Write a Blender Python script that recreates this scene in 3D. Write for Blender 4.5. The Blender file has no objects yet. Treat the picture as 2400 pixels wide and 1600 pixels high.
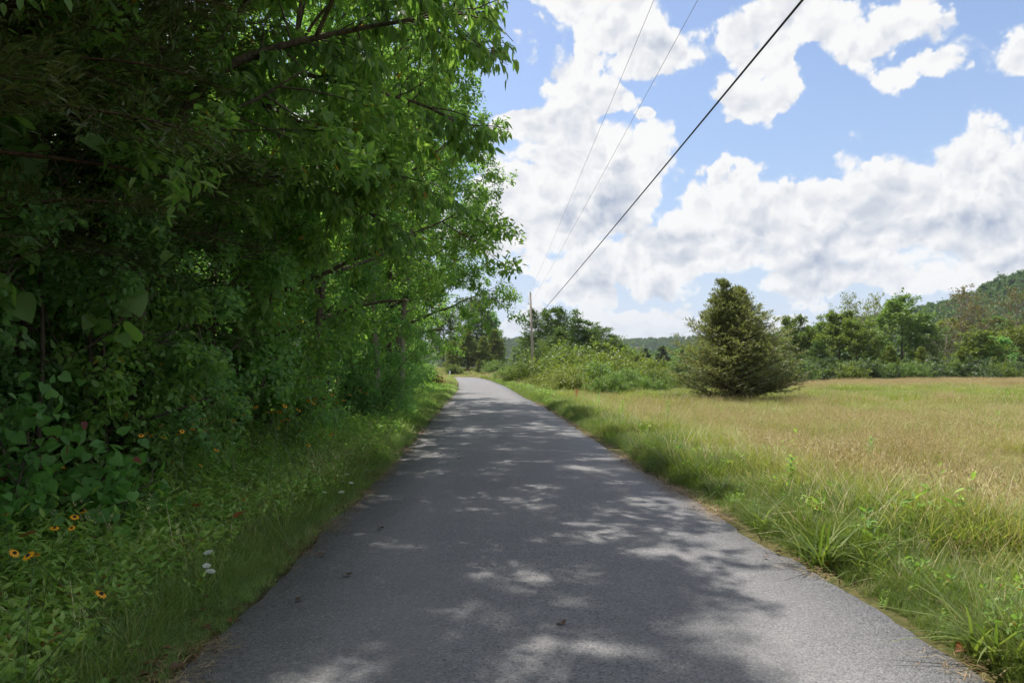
import bpy, math, random
import numpy as np
from mathutils import Vector, Matrix, Euler

# ------------------------------------------------------------------ camera, sky, sun, exposure
scene = bpy.context.scene
C = scene.collection
EYE = 1.6
HZ = 867.0      # horizon row and focal length, in the photograph's pixels: the survey constants of the site
FP = 1600.0
cam = bpy.data.cameras.new('camera')
cam.sensor_width = 36.0
cam.lens = 24.0
cam.shift_y = 67.0 / 2400.0
cam.clip_start = 0.05
cam.clip_end = 12000
cam_o = bpy.data.objects.new('camera', cam)
cam_o.location = (0, 0, EYE)
cam_o.rotation_euler = (math.radians(90), 0, 0)
C.objects.link(cam_o)
scene.camera = cam_o

SUN_EL = math.radians(65)
SUN_TO = Vector((-0.74, 0.67, 0)).normalized() * math.cos(SUN_EL) + Vector((0, 0, math.sin(SUN_EL)))
sun = bpy.data.lights.new('sun', 'SUN')
sun.energy = 3.9
sun.angle = math.radians(0.7)
sun.color = (1.0, 0.95, 0.86)
sun_o = bpy.data.objects.new('sun', sun)
sun_o.rotation_euler = SUN_TO.to_track_quat('Z', 'Y').to_euler()
C.objects.link(sun_o)

scene.view_settings.view_transform = 'Standard'
scene.view_settings.look = 'None'
scene.view_settings.exposure = 0.82
scene.view_settings.gamma = 1.0
scene.view_settings.use_curve_mapping = False
cy = scene.cycles
cy.max_bounces = 7
cy.diffuse_bounces = 3
cy.glossy_bounces = 2
cy.transmission_bounces = 4
cy.transparent_max_bounces = 6
cy.volume_bounces = 0
cy.caustics_reflective = False
cy.caustics_refractive = False
cy.sample_clamp_indirect = 6.0
cy.use_adaptive_sampling = True
cy.adaptive_threshold = 0.02
cy.use_denoising = True
cy.use_light_tree = False


class NT:
    """small helper to write node trees"""
    def __init__(self, nt):
        self.nt = nt

    def n(self, typ, **kw):
        nd = self.nt.nodes.new(typ)
        for k, v in kw.items():
            setattr(nd, k, v)
        return nd

    def lk(self, a, b):
        self.nt.links.new(a, b)

    def val(self, sock, v):
        if isinstance(v, bpy.types.NodeSocket):
            self.lk(v, sock)
        else:
            sock.default_value = v

    def m(self, op, a, b=None, c=None, clamp=False):
        nd = self.n('ShaderNodeMath', operation=op, use_clamp=clamp)
        self.val(nd.inputs[0], a)
        if b is not None:
            self.val(nd.inputs[1], b)
        if c is not None:
            self.val(nd.inputs[2], c)
        return nd.outputs[0]

    def vm(self, op, a, b=None, c=None, out=0):
        nd = self.n('ShaderNodeVectorMath', operation=op)
        self.val(nd.inputs[0], a)
        if b is not None:
            self.val(nd.inputs[1], b)
        if c is not None:
            self.val(nd.inputs[2], c)
        return nd.outputs[out]

    def mr(self, v, a, b, c=0.0, d=1.0, smooth=True):
        nd = self.n('ShaderNodeMapRange', interpolation_type='SMOOTHSTEP' if smooth else 'LINEAR')
        self.val(nd.inputs[0], v)
        for i, q in enumerate((a, b, c, d)):
            self.val(nd.inputs[i + 1], q)
        return nd.outputs[0]

    def noise(self, vec, scale, detail=4.0, rough=0.55, dist=0.0):
        nd = self.n('ShaderNodeTexNoise')
        if vec is not None:
            self.lk(vec, nd.inputs['Vector'])
        nd.inputs['Scale'].default_value = scale
        nd.inputs['Detail'].default_value = detail
        nd.inputs['Roughness'].default_value = rough
        nd.inputs['Distortion'].default_value = dist
        return nd.outputs['Fac']

    def mix(self, f, a, b):
        nd = self.n('ShaderNodeMix', data_type='RGBA')
        self.val(nd.inputs[0], f)
        for s, v in ((nd.inputs[6], a), (nd.inputs[7], b)):
            if isinstance(v, bpy.types.NodeSocket):
                self.lk(v, s)
            else:
                s.default_value = (*v, 1.0)
        return nd.outputs[2]


def srgb(r, g, b):
    def f(c):
        c /= 255.0
        return c / 12.92 if c <= 0.04045 else ((c + 0.055) / 1.055) ** 2.4
    return (f(r), f(g), f(b))


world = bpy.data.worlds.new('World')
scene.world = world
world.use_nodes = True
world.cycles.sampling_method = 'MANUAL'
world.cycles.sample_map_resolution = 1024
W = NT(world.node_tree)
world.node_tree.nodes.clear()
wo = W.n('ShaderNodeOutputWorld')
sky = W.n('ShaderNodeTexSky', sky_type='NISHITA')
sky.sun_disc = False
sky.sun_elevation = SUN_EL
sky.sun_rotation = math.radians(312)
sky.air_density = 1.0
sky.dust_density = 1.0
sky.ozone_density = 2.0
tc = W.n('ShaderNodeTexCoord')
dirv = tc.outputs['Generated']
nrm = W.vm('NORMALIZE', dirv)
sp = W.n('ShaderNodeSeparateXYZ')
W.lk(nrm, sp.inputs[0])
az = W.m('ARCTAN2', sp.outputs[0], sp.outputs[1])
el = W.m('ARCSINE', sp.outputs[2])
# warp of the directions so that cloud outlines billow
wn = W.n('ShaderNodeTexNoise')
W.lk(nrm, wn.inputs['Vector'])
wn.inputs['Scale'].default_value = 8.0
wn.inputs['Detail'].default_value = 5.0
wn.inputs['Roughness'].default_value = 0.6
wv = W.vm('SCALE', W.vm('SUBTRACT', wn.outputs['Color'], (0.5, 0.5, 0.5)))
wv.node.inputs[3].default_value = 0.15
ae = W.n('ShaderNodeCombineXYZ')
W.lk(az, ae.inputs[0])
W.lk(el, ae.inputs[1])
ae = W.vm('ADD', ae.outputs[0], W.vm('MULTIPLY', wv, (1, 1, 0)))


def azel(px, py):
    dx = (px - 1176) / 1568.0
    return math.atan(dx), math.atan((850 - py) / 1568.0 / math.sqrt(1 + dx * dx))


def blobs(lst):
    """largest of many soft ellipses, 1 at the centre and 0 on the outline"""
    out = None
    for (cx, cyy, rx, ry) in lst:
        a0, e0 = azel(cx, cyy)
        ra = (azel(cx + rx, cyy)[0] - azel(cx - rx, cyy)[0]) / 2
        re = (azel(cx, cyy - ry)[1] - azel(cx, cyy + ry)[1]) / 2
        p = W.vm('MULTIPLY_ADD', ae, (1 / ra, 1 / re, 0), (-a0 / ra, -e0 / re, 0))
        d = W.vm('LENGTH', p, out=1)
        out = d if out is None else W.m('SMOOTH_MIN', out, d, 0.18)
    return W.m('SUBTRACT', 1.0, out)


cloud_list = [
    (1370, 20, 150, 110), (1330, 130, 80, 110), (1485, 125, 125, 80), (1400, 215, 120, 80), (1210, 300, 85, 60),
    (1330, 340, 200, 120), (1260, 460, 200, 130), (1440, 420, 85, 120), (1505, 258, 38, 22),
    (1775, 80, 85, 85), (1890, 25, 150, 70), (2010, 65, 150, 85),
    (1690, 480, 150, 85), (1840, 470, 170, 80), (2010, 470, 200, 95), (2210, 400, 180, 110), (2370, 440, 150, 110),
    (1570, 560, 170, 60), (1850, 570, 420, 95), (2200, 570, 380, 110), (1500, 620, 330, 55), (2020, 650, 480, 42),
    (1480, 742, 125, 44), (1300, 620, 210, 50), (1330, 690, 120, 30), (1180, 560, 120, 60), (1650, 760, 150, 20), (2700, 560, 300, 160), (1170, 755, 60, 25),
    (600, 420, 420, 260), (250, 120, 260, 90),
]
wisp_list = [(1712, 250, 75, 60), (1790, 190, 110, 70), (1905, 335, 110, 70), (1985, 385, 120, 60), (2330, 90, 120, 60), (1500, 300, 90, 60), (2120, 160, 120, 40)]
cb = W.m('MAXIMUM', blobs(cloud_list), W.m('SUBTRACT', W.m('MULTIPLY', blobs(wisp_list), 0.62), 0.27))
def billow(vec):
    """rounded heads, two sizes"""
    out_ = None
    for sc_v, am in ((13.0, 0.60), (31.0, 0.30), (70.0, 0.14)):
        v_ = W.n('ShaderNodeTexVoronoi', feature='F1')
        v_.inputs['Scale'].default_value = sc_v
        W.lk(vec, v_.inputs['Vector'])
        q_ = W.m('MULTIPLY', W.m('SUBTRACT', 0.6, v_.outputs['Distance']), am)
        out_ = q_ if out_ is None else W.m('ADD', out_, q_)
    return out_


wdir = W.vm('ADD', nrm, W.vm('SCALE', W.vm('SUBTRACT', wn.outputs['Color'], (0.5, 0.5, 0.5))))
wdir.node.inputs[1].links[0].from_node.inputs[3].default_value = 0.10
n1 = W.noise(nrm, 6.0, 6.0, 0.55)
n2 = billow(wdir)
nsum = W.m('ADD', W.m('MULTIPLY', W.m('SUBTRACT', n1, 0.5), 1.3), W.m('MULTIPLY', n2, 1.5))
# unseen rest of the sky: broken cumulus, cover raised for extra fill light
big = W.noise(nrm, 2.6, 4.0, 0.55)
outf = W.m('MAXIMUM', W.mr(W.m('ABSOLUTE', az), 0.85, 1.15), W.mr(el, 0.62, 0.85))
other = W.m('SUBTRACT', W.m('MULTIPLY', W.mr(big, 0.40, 0.58), W.m('MULTIPLY', outf, 1.5)), 0.55)
other = W.m('SUBTRACT', other, W.m('MULTIPLY', W.m('SUBTRACT', 1.0, outf), 2.0))
field = W.m('MAXIMUM', cb, other)
fd = W.m('ADD', W.m('MINIMUM', field, 0.55), nsum)
veil = W.m('MULTIPLY', W.mr(el, 0.46, 0.02), 0.96)
cover = W.m('MAXIMUM', W.mr(fd, -0.08, 0.26), veil)
# relief: heads lit from above, bluish grey in the shaded bases
n2b = billow(W.vm('ADD', wdir, (-0.006, 0.0, 0.014)))
rel = W.m('MULTIPLY', W.m('SUBTRACT', n2, n2b), 1.9)
grey_list = [(1330, 540, 180, 50), (1600, 560, 170, 26), (1960, 560, 330, 30), (1750, 520, 120, 22), (2260, 520, 240, 30),
             (1900, 635, 420, 24), (2250, 610, 230, 20), (1420, 470, 60, 70), (1230, 400, 50, 40), (1420, 668, 300, 22),
             (2050, 130, 90, 25), (1860, 690, 400, 14)]
gb = W.mr(W.m('ADD', blobs(grey_list), W.m('MULTIPLY', W.m('SUBTRACT', n1, 0.5), 2.6)), -0.4, 1.1)
thick = W.mr(fd, 0.15, 1.0)
lit = W.m('ADD', W.m('SUBTRACT', 0.99, W.m('MULTIPLY', thick, 0.30)), rel)
lit = W.m('SUBTRACT', lit, W.m('MULTIPLY', gb, 0.38), clamp=True)
ccol = W.mix(lit, srgb(168, 181, 204), srgb(250, 250, 250))
lowhaze = W.mr(el, 0.0, 0.16)
ccol = W.mix(W.mr(el, -0.02, 0.14), srgb(222, 229, 240), ccol)
vcol = W.mix(W.mr(el, 0.0, 0.30), srgb(216, 228, 244), srgb(176, 203, 236))
ccol = W.mix(W.mr(fd, -0.04, 0.20), vcol, ccol)
bg1 = W.n('ShaderNodeBackground')
skyc = W.n('ShaderNodeMix', data_type='RGBA', blend_type='MULTIPLY')
skyc.inputs[0].default_value = 1.0
W.lk(sky.outputs[0], skyc.inputs[6])
skyc.inputs[7].default_value = (1.06, 1.0, 1.0, 1.0)
W.lk(skyc.outputs[2], bg1.inputs[0])
bg1.inputs[1].default_value = 0.108
bg2 = W.n('ShaderNodeBackground')
W.lk(ccol, bg2.inputs[0])
bg2.inputs[1].default_value = 0.575
mxs = W.n('ShaderNodeMixShader')
W.lk(cover, mxs.inputs[0])
W.lk(bg1.outputs[0], mxs.inputs[1])
W.lk(bg2.outputs[0], mxs.inputs[2])
W.lk(mxs.outputs[0], wo.inputs[0])

# ------------------------------------------------------------------ numeric helpers
PI = math.pi


def smooth(a, b, v):
    t = np.clip((np.asarray(v, float) - a) / (b - a), 0, 1)
    return t * t * (3 - 2 * t)


def _hash(ix, iy, seed):
    v = np.sin(ix * 127.1 + iy * 311.7 + seed * 74.7) * 43758.5453
    return v - np.floor(v)


def vnoise(x, y, seed=0):
    x = np.asarray(x, float)
    y = np.asarray(y, float)
    ix, iy = np.floor(x), np.floor(y)
    fx, fy = x - ix, y - iy
    fx, fy = fx * fx * (3 - 2 * fx), fy * fy * (3 - 2 * fy)
    a, b = _hash(ix, iy, seed), _hash(ix + 1, iy, seed)
    c, d = _hash(ix, iy + 1, seed), _hash(ix + 1, iy + 1, seed)
    return (a * (1 - fx) + b * fx) * (1 - fy) + (c * (1 - fx) + d * fx) * fy


def fbm(x, y, seed=0, octv=4):
    s, a, t = 0, 0.5, 0
    for i in range(octv):
        s = s + a * vnoise(x * 2 ** i, y * 2 ** i, seed + i * 13)
        t += a
        a *= 0.5
    return s / t


# the road: left and right edge by distance
RY = [-40, -10, 3.65, 6.2, 10.5, 14, 20, 29, 42, 53, 67, 85, 105, 125, 140]
RL = [-1.2, -1.5, -1.71, -1.82, -1.95, -2.1, -2.45, -2.95, -3.6, -4.2, -5.2, -6.6, -8.6, -11.2, -13.8]
RR = [2.9, 2.65, 2.41, 2.27, 2.02, 1.92, 1.70, 1.36, 0.60, 0.10, -0.65, -1.95, -3.5, -5.4, -7.2]


def xl(y):
    return np.interp(y, RY, RL)


def xr(y):
    return np.interp(y, RY, RR)


# wood edge by distance
WY = [-30, 0, 5, 10, 16, 25, 35, 50, 70, 90, 115, 140]
WX = [-4.5, -4.3, -4.2, -4.8, -5.2, -5.6, -6.2, -7.0, -8.3, -10.8, -15.5, -24]


def xw(y):
    return np.interp(y, WY, WX)


def H(x, y):
    """height of the land"""
    x = np.asarray(x, float)
    y = np.asarray(y, float)
    r = x - xr(y)
    l = xl(y) - x
    q = x / np.maximum(y, 1.0)
    h = np.zeros(np.broadcast(x, y).shape)
    h = h - 0.06 * smooth(0.1, 1.6, r) - 0.12 * smooth(0.2, 1.6, l) + 0.35 * smooth(2.5, 7, l)
    h = h + 0.9 * smooth(8, 40, l) * smooth(150, 110, y)
    h = h + 0.30 * smooth(30, 85, y) * smooth(0.36, 0.5, q)
    h = h - 0.35 * smooth(30, 85, y) * smooth(10, 25, r) * (1 - smooth(0.36, 0.5, q))
    h = h - 4.0 * smooth(50, 110, y) * smooth(5, 16, r) * (1 - smooth(0.27, 0.42, q))
    h = h - 3.0 * smooth(150, 260, y) * smooth(0.27, 0.42, q)
    h = h + 0.22 * (fbm(x * 0.13, y * 0.13, 3) - 0.5) * smooth(2, 9, np.maximum(r, l))
    h = h - (.10 + .30 * smooth(10, 32, y)) * smooth(.6, 3.5, r) * smooth(160, 110, y)
    h = h + 1.9 * smooth(176, 205, y) * smooth(5, -4, x) * smooth(-120, -60, x)
    return h


def Hs(x, y):
    return float(H(x, y))


# ------------------------------------------------------------------ materials
def new_mat(name):
    m = bpy.data.materials.new(name)
    m.use_nodes = True
    m.node_tree.nodes.clear()
    t = NT(m.node_tree)
    out = t.n('ShaderNodeOutputMaterial')
    return m, t, out


def leaf_mat(name, c0, c1, c2, odd=None, trans=0.38, rough=0.5, spec=0.35, patch=0.25, pscale=0.7, tcol=1.9):
    """leaf blades: hue varies leaf by leaf, light passes through"""
    m, t, out = new_mat(name)
    at = t.n('ShaderNodeAttribute', attribute_name='rnd')
    oi = t.n('ShaderNodeObjectInfo')
    geo = t.n('ShaderNodeNewGeometry')
    ns = t.noise(geo.outputs['Position'], pscale, 2.0)
    f = t.m('ADD', t.m('MULTIPLY', at.outputs['Fac'], 0.62), t.m('MULTIPLY', oi.outputs['Random'], 0.28))
    f = t.m('ADD', f, t.m('MULTIPLY', t.m('SUBTRACT', ns, 0.45), patch * 2.2), clamp=True)
    rp = t.n('ShaderNodeValToRGB')
    e = rp.color_ramp.elements
    e[0].position = 0.05
    e[0].color = (*c0, 1)
    e[1].position = 0.9
    e[1].color = (*c2, 1)
    k = e.new(0.45)
    k.color = (*c1, 1)
    t.lk(f, rp.inputs[0])
    col = rp.outputs[0]
    if odd:
        sel = t.m('GREATER_THAN', at.outputs['Fac'], 0.988)
        col = t.mix(sel, col, odd)
    bs = t.n('ShaderNodeBsdfPrincipled')
    t.lk(col, bs.inputs['Base Color'])
    bs.inputs['Roughness'].default_value = rough
    bs.inputs['Specular IOR Level'].default_value = spec
    tr = t.n('ShaderNodeBsdfTranslucent')
    tm = t.n('ShaderNodeMix', data_type='RGBA', blend_type='MULTIPLY')
    tm.inputs[0].default_value = 1.0
    t.lk(col, tm.inputs[6])
    tm.inputs[7].default_value = (1.20 * tcol, 1.28 * tcol, 0.62 * tcol, 1)
    t.lk(tm.outputs[2], tr.inputs[0])
    mx = t.n('ShaderNodeMixShader')
    mx.inputs[0].default_value = trans
    t.lk(bs.outputs[0], mx.inputs[1])
    t.lk(tr.outputs[0], mx.inputs[2])
    t.lk(mx.outputs[0], out.inputs[0])
    return m


def plain_mat(name, col, rough=0.6, spec=0.4, var=0.25, scale=8.0, bump=0.0, metal=0.0, stretch=(1, 1, 1)):
    m, t, out = new_mat(name)
    tcn = t.n('ShaderNodeTexCoord')
    v = t.vm('MULTIPLY', tcn.outputs['Object'], stretch)
    ns = t.noise(v, scale, 6.0, 0.6)
    lo = tuple(c * (1 - var) for c in col)
    hi = tuple(min(1, c * (1 + var)) for c in col)
    c = t.mix(t.mr(ns, 0.3, 0.7), lo, hi)
    bs = t.n('ShaderNodeBsdfPrincipled')
    t.lk(c, bs.inputs['Base Color'])
    bs.inputs['Roughness'].default_value = rough
    bs.inputs['Specular IOR Level'].default_value = spec
    bs.inputs['Metallic'].default_value = metal
    if bump:
        b = t.n('ShaderNodeBump')
        b.inputs['Strength'].default_value = bump
        b.inputs['Distance'].default_value = 0.02
        t.lk(ns, b.inputs['Height'])
        t.lk(b.outputs[0], bs.inputs['Normal'])
    t.lk(bs.outputs[0], out.inputs[0])
    return m


M = {}
M['bark'] = plain_mat('bark_grey_brown', (0.10, 0.080, 0.060), 0.9, 0.2, 0.5, 9, 0.8, stretch=(3, 3, 0.5))
M['bark_red'] = plain_mat('bark_red_brown', (0.10, 0.060, 0.040), 0.9, 0.2, 0.5, 9, 0.8, stretch=(3, 3, 0.5))
M['bark_pale'] = plain_mat('bark_pale', (0.24, 0.21, 0.17), 0.9, 0.2, 0.4, 9, 0.6, stretch=(3, 3, 0.5))
M['stem'] = plain_mat('green_stem', (0.07, 0.10, 0.03), 0.6, 0.3, 0.3, 9)
M['leaf_wood'] = leaf_mat('leaf_woodland', (0.095, 0.160, 0.049), (0.139, 0.250, 0.068), (0.233, 0.348, 0.095), (0.22, 0.18, 0.03), trans=0.46)
M['leaf_bright'] = leaf_mat('leaf_bright', (0.080, 0.155, 0.043), (0.127, 0.229, 0.060), (0.216, 0.309, 0.083), (0.25, 0.16, 0.03), trans=0.45)
M['leaf_dark'] = leaf_mat('leaf_dark', (0.106, 0.187, 0.079), (0.143, 0.271, 0.105), (0.222, 0.372, 0.128), trans=0.44)
M['leaf_olive'] = leaf_mat('leaf_olive', (0.082, 0.110, 0.030), (0.132, 0.174, 0.041), (0.204, 0.231, 0.059), trans=0.25)
M['leaf_redbud'] = leaf_mat('leaf_heart', (0.082, 0.186, 0.050), (0.107, 0.240, 0.061), (0.155, 0.295, 0.077), (0.16, 0.04, 0.03), spec=0.3)
M['leaf_cedar'] = leaf_mat('cedar_spray', (0.080, 0.098, 0.044), (0.142, 0.160, 0.070), (0.220, 0.222, 0.110), trans=0.28, patch=0.35, pscale=1.1)
M['leaf_needle_dark'] = leaf_mat('needle_dark', (0.031, 0.051, 0.017), (0.050, 0.073, 0.021), (0.081, 0.095, 0.030), trans=0.2)
M['leaf_pine'] = leaf_mat('pine_needle', (0.049, 0.090, 0.031), (0.081, 0.138, 0.043), (0.135, 0.188, 0.062), trans=0.2)
M['leaf_far_green'] = leaf_mat('leaf_far_green', (0.070, 0.107, 0.023), (0.111, 0.152, 0.031), (0.165, 0.203, 0.043), trans=0.35)
M['leaf_far_mid'] = leaf_mat('leaf_far_mid', (0.074, 0.130, 0.032), (0.114, 0.181, 0.043), (0.174, 0.245, 0.059), trans=0.3)
M['leaf_far_yellow'] = leaf_mat('leaf_far_yellow', (0.108, 0.133, 0.026), (0.152, 0.182, 0.037), (0.202, 0.218, 0.055), trans=0.3)
M['leaf_far_brown'] = leaf_mat('leaf_far_brown', (0.090, 0.075, 0.034), (0.135, 0.105, 0.046), (0.108, 0.120, 0.040), trans=0.25)
M['leaf_silver'] = leaf_mat('leaf_silver', (0.048, 0.073, 0.031), (0.068, 0.102, 0.048), (0.102, 0.138, 0.068), trans=0.3)
M['leaf_rust'] = leaf_mat('leaf_rust', (0.13, 0.035, 0.018), (0.18, 0.05, 0.022), (0.22, 0.08, 0.03), trans=0.2)
M['leaf_hill'] = leaf_mat('leaf_hill', (0.040, 0.086, 0.020), (0.061, 0.121, 0.025), (0.094, 0.158, 0.036), trans=0.25, pscale=0.02, patch=0.2)
M['grass_green'] = leaf_mat('grass_green', (0.066, 0.113, 0.022), (0.127, 0.180, 0.040), (0.209, 0.242, 0.066), (0.42, 0.33, 0.16), trans=0.4, rough=0.45, patch=0.35, pscale=1.2, tcol=1.4)
M['grass_shade'] = leaf_mat('grass_verge', (0.124, 0.212, 0.071), (0.200, 0.311, 0.094), (0.328, 0.418, 0.133), (0.33, 0.26, 0.12), trans=0.35, rough=0.5, patch=0.3, pscale=1.2, tcol=1.5)
M['grass_lime'] = leaf_mat('grass_meadow', (0.134, 0.194, 0.045), (0.235, 0.275, 0.075), (0.347, 0.346, 0.120), (0.50, 0.42, 0.25), trans=0.35, patch=0.45, pscale=0.35, tcol=1.3)
M['grass_tan'] = leaf_mat('grass_straw', (0.326, 0.238, 0.127), (0.490, 0.380, 0.220), (0.630, 0.522, 0.341), trans=0.25, rough=0.6, patch=0.25, pscale=0.5, tcol=1.0)
M['weed'] = leaf_mat('weed_leaf', (0.123, 0.211, 0.054), (0.183, 0.314, 0.075), (0.350, 0.451, 0.118), (0.25, 0.10, 0.03), trans=0.38, patch=0.3, pscale=1.5, tcol=1.6)
M['litter'] = leaf_mat('dry_litter', (0.16, 0.085, 0.04), (0.34, 0.24, 0.12), (0.50, 0.40, 0.24), trans=0.1, tcol=0.7)
M['litter_brown'] = leaf_mat('dead_leaf', (0.06, 0.035, 0.02), (0.11, 0.055, 0.028), (0.20, 0.09, 0.04), trans=0.1, tcol=0.7)
M['petal_yellow'] = leaf_mat('petal_yellow', (0.75, 0.30, 0.010), (0.85, 0.38, 0.012), (0.90, 0.45, 0.02), trans=0.3, tcol=0.6, patch=0.0)
M['petal_white'] = leaf_mat('petal_white', (0.70, 0.72, 0.66), (0.78, 0.80, 0.74), (0.85, 0.86, 0.82), trans=0.3, tcol=0.5, patch=0.0)
M['disc'] = plain_mat('flower_disc', (0.025, 0.012, 0.008), 0.8)
M['pole_wood'] = plain_mat('weathered_pole', (0.34, 0.30, 0.25), 0.85, 0.2, 0.25, 4, 0.4, stretch=(6, 6, 0.4))
M['cable'] = plain_mat('black_cable', (0.012, 0.012, 0.014), 0.5)
M['wire'] = plain_mat('aluminium_wire', (0.42, 0.43, 0.46), 0.5, 0.5, 0.1)
M['ceramic'] = plain_mat('brown_ceramic', (0.10, 0.06, 0.05), 0.3, 0.6)
M['steel'] = plain_mat('galvanised_steel', (0.35, 0.36, 0.37), 0.45, 0.5, 0.15, metal=0.7)
M['white_plastic'] = plain_mat('white_plastic', (0.78, 0.80, 0.82), 0.4, 0.5, 0.06)
M['orange_plastic'] = plain_mat('orange_plastic', (0.80, 0.22, 0.12), 0.5, 0.4, 0.1)
M['car_paint'] = plain_mat('white_car_paint', (0.74, 0.76, 0.80), 0.22, 0.6, 0.03)
M['glass_dark'] = plain_mat('car_glass', (0.02, 0.025, 0.03), 0.08, 0.8, 0.05)
M['rubber'] = plain_mat('tyre_rubber', (0.02, 0.02, 0.02), 0.8)
M['lamp'] = plain_mat('lamp_lens', (0.6, 0.6, 0.58), 0.15, 0.7, 0.05)


def ground_mat():
    m, t, out = new_mat('ground_soil')
    g = t.n('ShaderNodeNewGeometry')
    pos = g.outputs['Position']
    a = t.noise(pos, 0.35, 5.0, 0.6)
    b = t.noise(pos, 14.0, 5.0, 0.65)
    c = t.mix(t.mr(b, 0.3, 0.7), (0.040, 0.038, 0.016), (0.105, 0.085, 0.045))
    c2 = t.mix(t.mr(b, 0.3, 0.7), (0.050, 0.075, 0.018), (0.14, 0.13, 0.045))
    spx = t.n('ShaderNodeSeparateXYZ')
    t.lk(pos, spx.inputs[0])
    fieldf = t.mr(spx.outputs[0], 1.0, 4.0)
    far = t.mr(spx.outputs[1], 60.0, 120.0)
    f = t.m('MAXIMUM', fieldf, far)
    col = t.mix(f, c, c2)
    col = t.mix(t.m('MULTIPLY', t.mr(a, 0.35, 0.7), f), col, (0.17, 0.14, 0.06))
    bs = t.n('ShaderNodeBsdfPrincipled')
    t.lk(col, bs.inputs['Base Color'])
    bs.inputs['Roughness'].default_value = 0.95
    bs.inputs['Specular IOR Level'].default_value = 0.1
    bp = t.n('ShaderNodeBump')
    bp.inputs['Strength'].default_value = 0.7
    bp.inputs['Distance'].default_value = 0.05
    t.lk(b, bp.inputs['Height'])
    t.lk(bp.outputs[0], bs.inputs['Normal'])
    t.lk(bs.outputs[0], out.inputs[0])
    return m


def asphalt_mat():
    m, t, out = new_mat('asphalt')
    g = t.n('ShaderNodeNewGeometry')
    pos = g.outputs['Position']
    vo = t.n('ShaderNodeTexVoronoi', feature='F1')
    vo.inputs['Scale'].default_value = 95.0
    vo.inputs['Randomness'].default_value = 1.0
    t.lk(pos, vo.inputs['Vector'])
    vsep = t.n('ShaderNodeSeparateColor')
    t.lk(vo.outputs['Color'], vsep.inputs[0])
    vo2 = t.n('ShaderNodeTexVoronoi', feature='F1')
    vo2.inputs['Scale'].default_value = 42.0
    t.lk(pos, vo2.inputs['Vector'])
    v2 = t.n('ShaderNodeSeparateColor')
    t.lk(vo2.outputs['Color'], v2.inputs[0])
    base = t.mix(t.mr(t.noise(pos, 0.9, 5.0, 0.6), 0.3, 0.7), (0.160, 0.159, 0.168), (0.208, 0.204, 0.207))
    stone = t.mix(t.m('MULTIPLY', vsep.outputs[0], 0.85), (0.062, 0.060, 0.064), (0.33, 0.32, 0.32))
    c = t.mix(0.48, base, stone)
    pale = t.m('MULTIPLY', t.m('GREATER_THAN', v2.outputs[1], 0.90), t.m('LESS_THAN', vo2.outputs['Distance'], 0.36))
    c = t.mix(t.m('MULTIPLY', pale, 0.5), c, (0.34, 0.33, 0.315))
    dark = t.m('MULTIPLY', t.m('GREATER_THAN', v2.outputs[2], 0.86), t.m('LESS_THAN', vo2.outputs['Distance'], 0.40))
    c = t.mix(t.m('MULTIPLY', dark, 0.5), c, (0.045, 0.045, 0.050))
    # wheel-worn, dusty patches
    st = t.noise(t.vm('MULTIPLY', pos, (1.6, 0.16, 1)), 1.0, 4.0, 0.6)
    c = t.mix(t.m('MULTIPLY', t.mr(st, 0.48, 0.72), 0.35), c, (0.19, 0.182, 0.172))
    wear = t.noise(t.vm('MULTIPLY', pos, (0.8, 0.35, 1)), 1.0, 6.0, 0.65, 0.4)
    c = t.mix(t.m('MULTIPLY', t.mr(wear, 0.42, 0.30), 0.30), c, (0.10, 0.10, 0.106))
    fine = t.noise(pos, 260.0, 2.0, 0.6)
    bs = t.n('ShaderNodeBsdfPrincipled')
    t.lk(c, bs.inputs['Base Color'])
    bs.inputs['Roughness'].default_value = 0.82
    bs.inputs['Specular IOR Level'].default_value = 0.3
    hh = t.m('ADD', t.m('MULTIPLY', vo.outputs['Distance'], -1.0), t.m('MULTIPLY', fine, 0.5))
    hh = t.m('SUBTRACT', hh, t.m('MULTIPLY', dark, 0.8))
    bp = t.n('ShaderNodeBump')
    bp.inputs['Strength'].default_value = 0.75
    bp.inputs['Distance'].default_value = 0.006
    t.lk(hh, bp.inputs['Height'])
    t.lk(bp.outputs[0], bs.inputs['Normal'])
    t.lk(bs.outputs[0], out.inputs[0])
    return m


M['ground'] = ground_mat()
M['asphalt'] = asphalt_mat()


# ------------------------------------------------------------------ mesh helpers
def mesh_np(name, verts, faces, k, mat, rnd=None, smooth_shade=False):
    """verts (n,3), faces (m,k)"""
    me = bpy.data.meshes.new(name)
    verts = np.ascontiguousarray(verts, dtype=np.float32)
    faces = np.ascontiguousarray(faces, dtype=np.int32)
    me.vertices.add(len(verts))
    me.vertices.foreach_set('co', verts.ravel())
    me.loops.add(faces.size)
    me.loops.foreach_set('vertex_index', faces.ravel())
    me.polygons.add(len(faces))
    me.polygons.foreach_set('loop_start', np.arange(0, faces.size, k, dtype=np.int32))
    me.polygons.foreach_set('loop_total', np.full(len(faces), k, dtype=np.int32))
    if smooth_shade:
        me.polygons.foreach_set('use_smooth', np.ones(len(faces), dtype=bool))
    me.update(calc_edges=True)
    if rnd is not None:
        a = me.attributes.new('rnd', 'FLOAT', 'POINT')
        a.data.foreach_set('value', np.ascontiguousarray(rnd, dtype=np.float32))
    me.materials.append(M[mat])
    return me


def link(name, me, parent=None, loc=None, rot=None, scale=None):
    o = bpy.data.objects.new(name, me)
    C.objects.link(o)
    if parent is not None:
        o.parent = parent
    if loc is not None:
        o.location = loc
    if rot is not None:
        o.rotation_euler = rot
    if scale is not None:
        o.scale = scale
    return o


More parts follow.
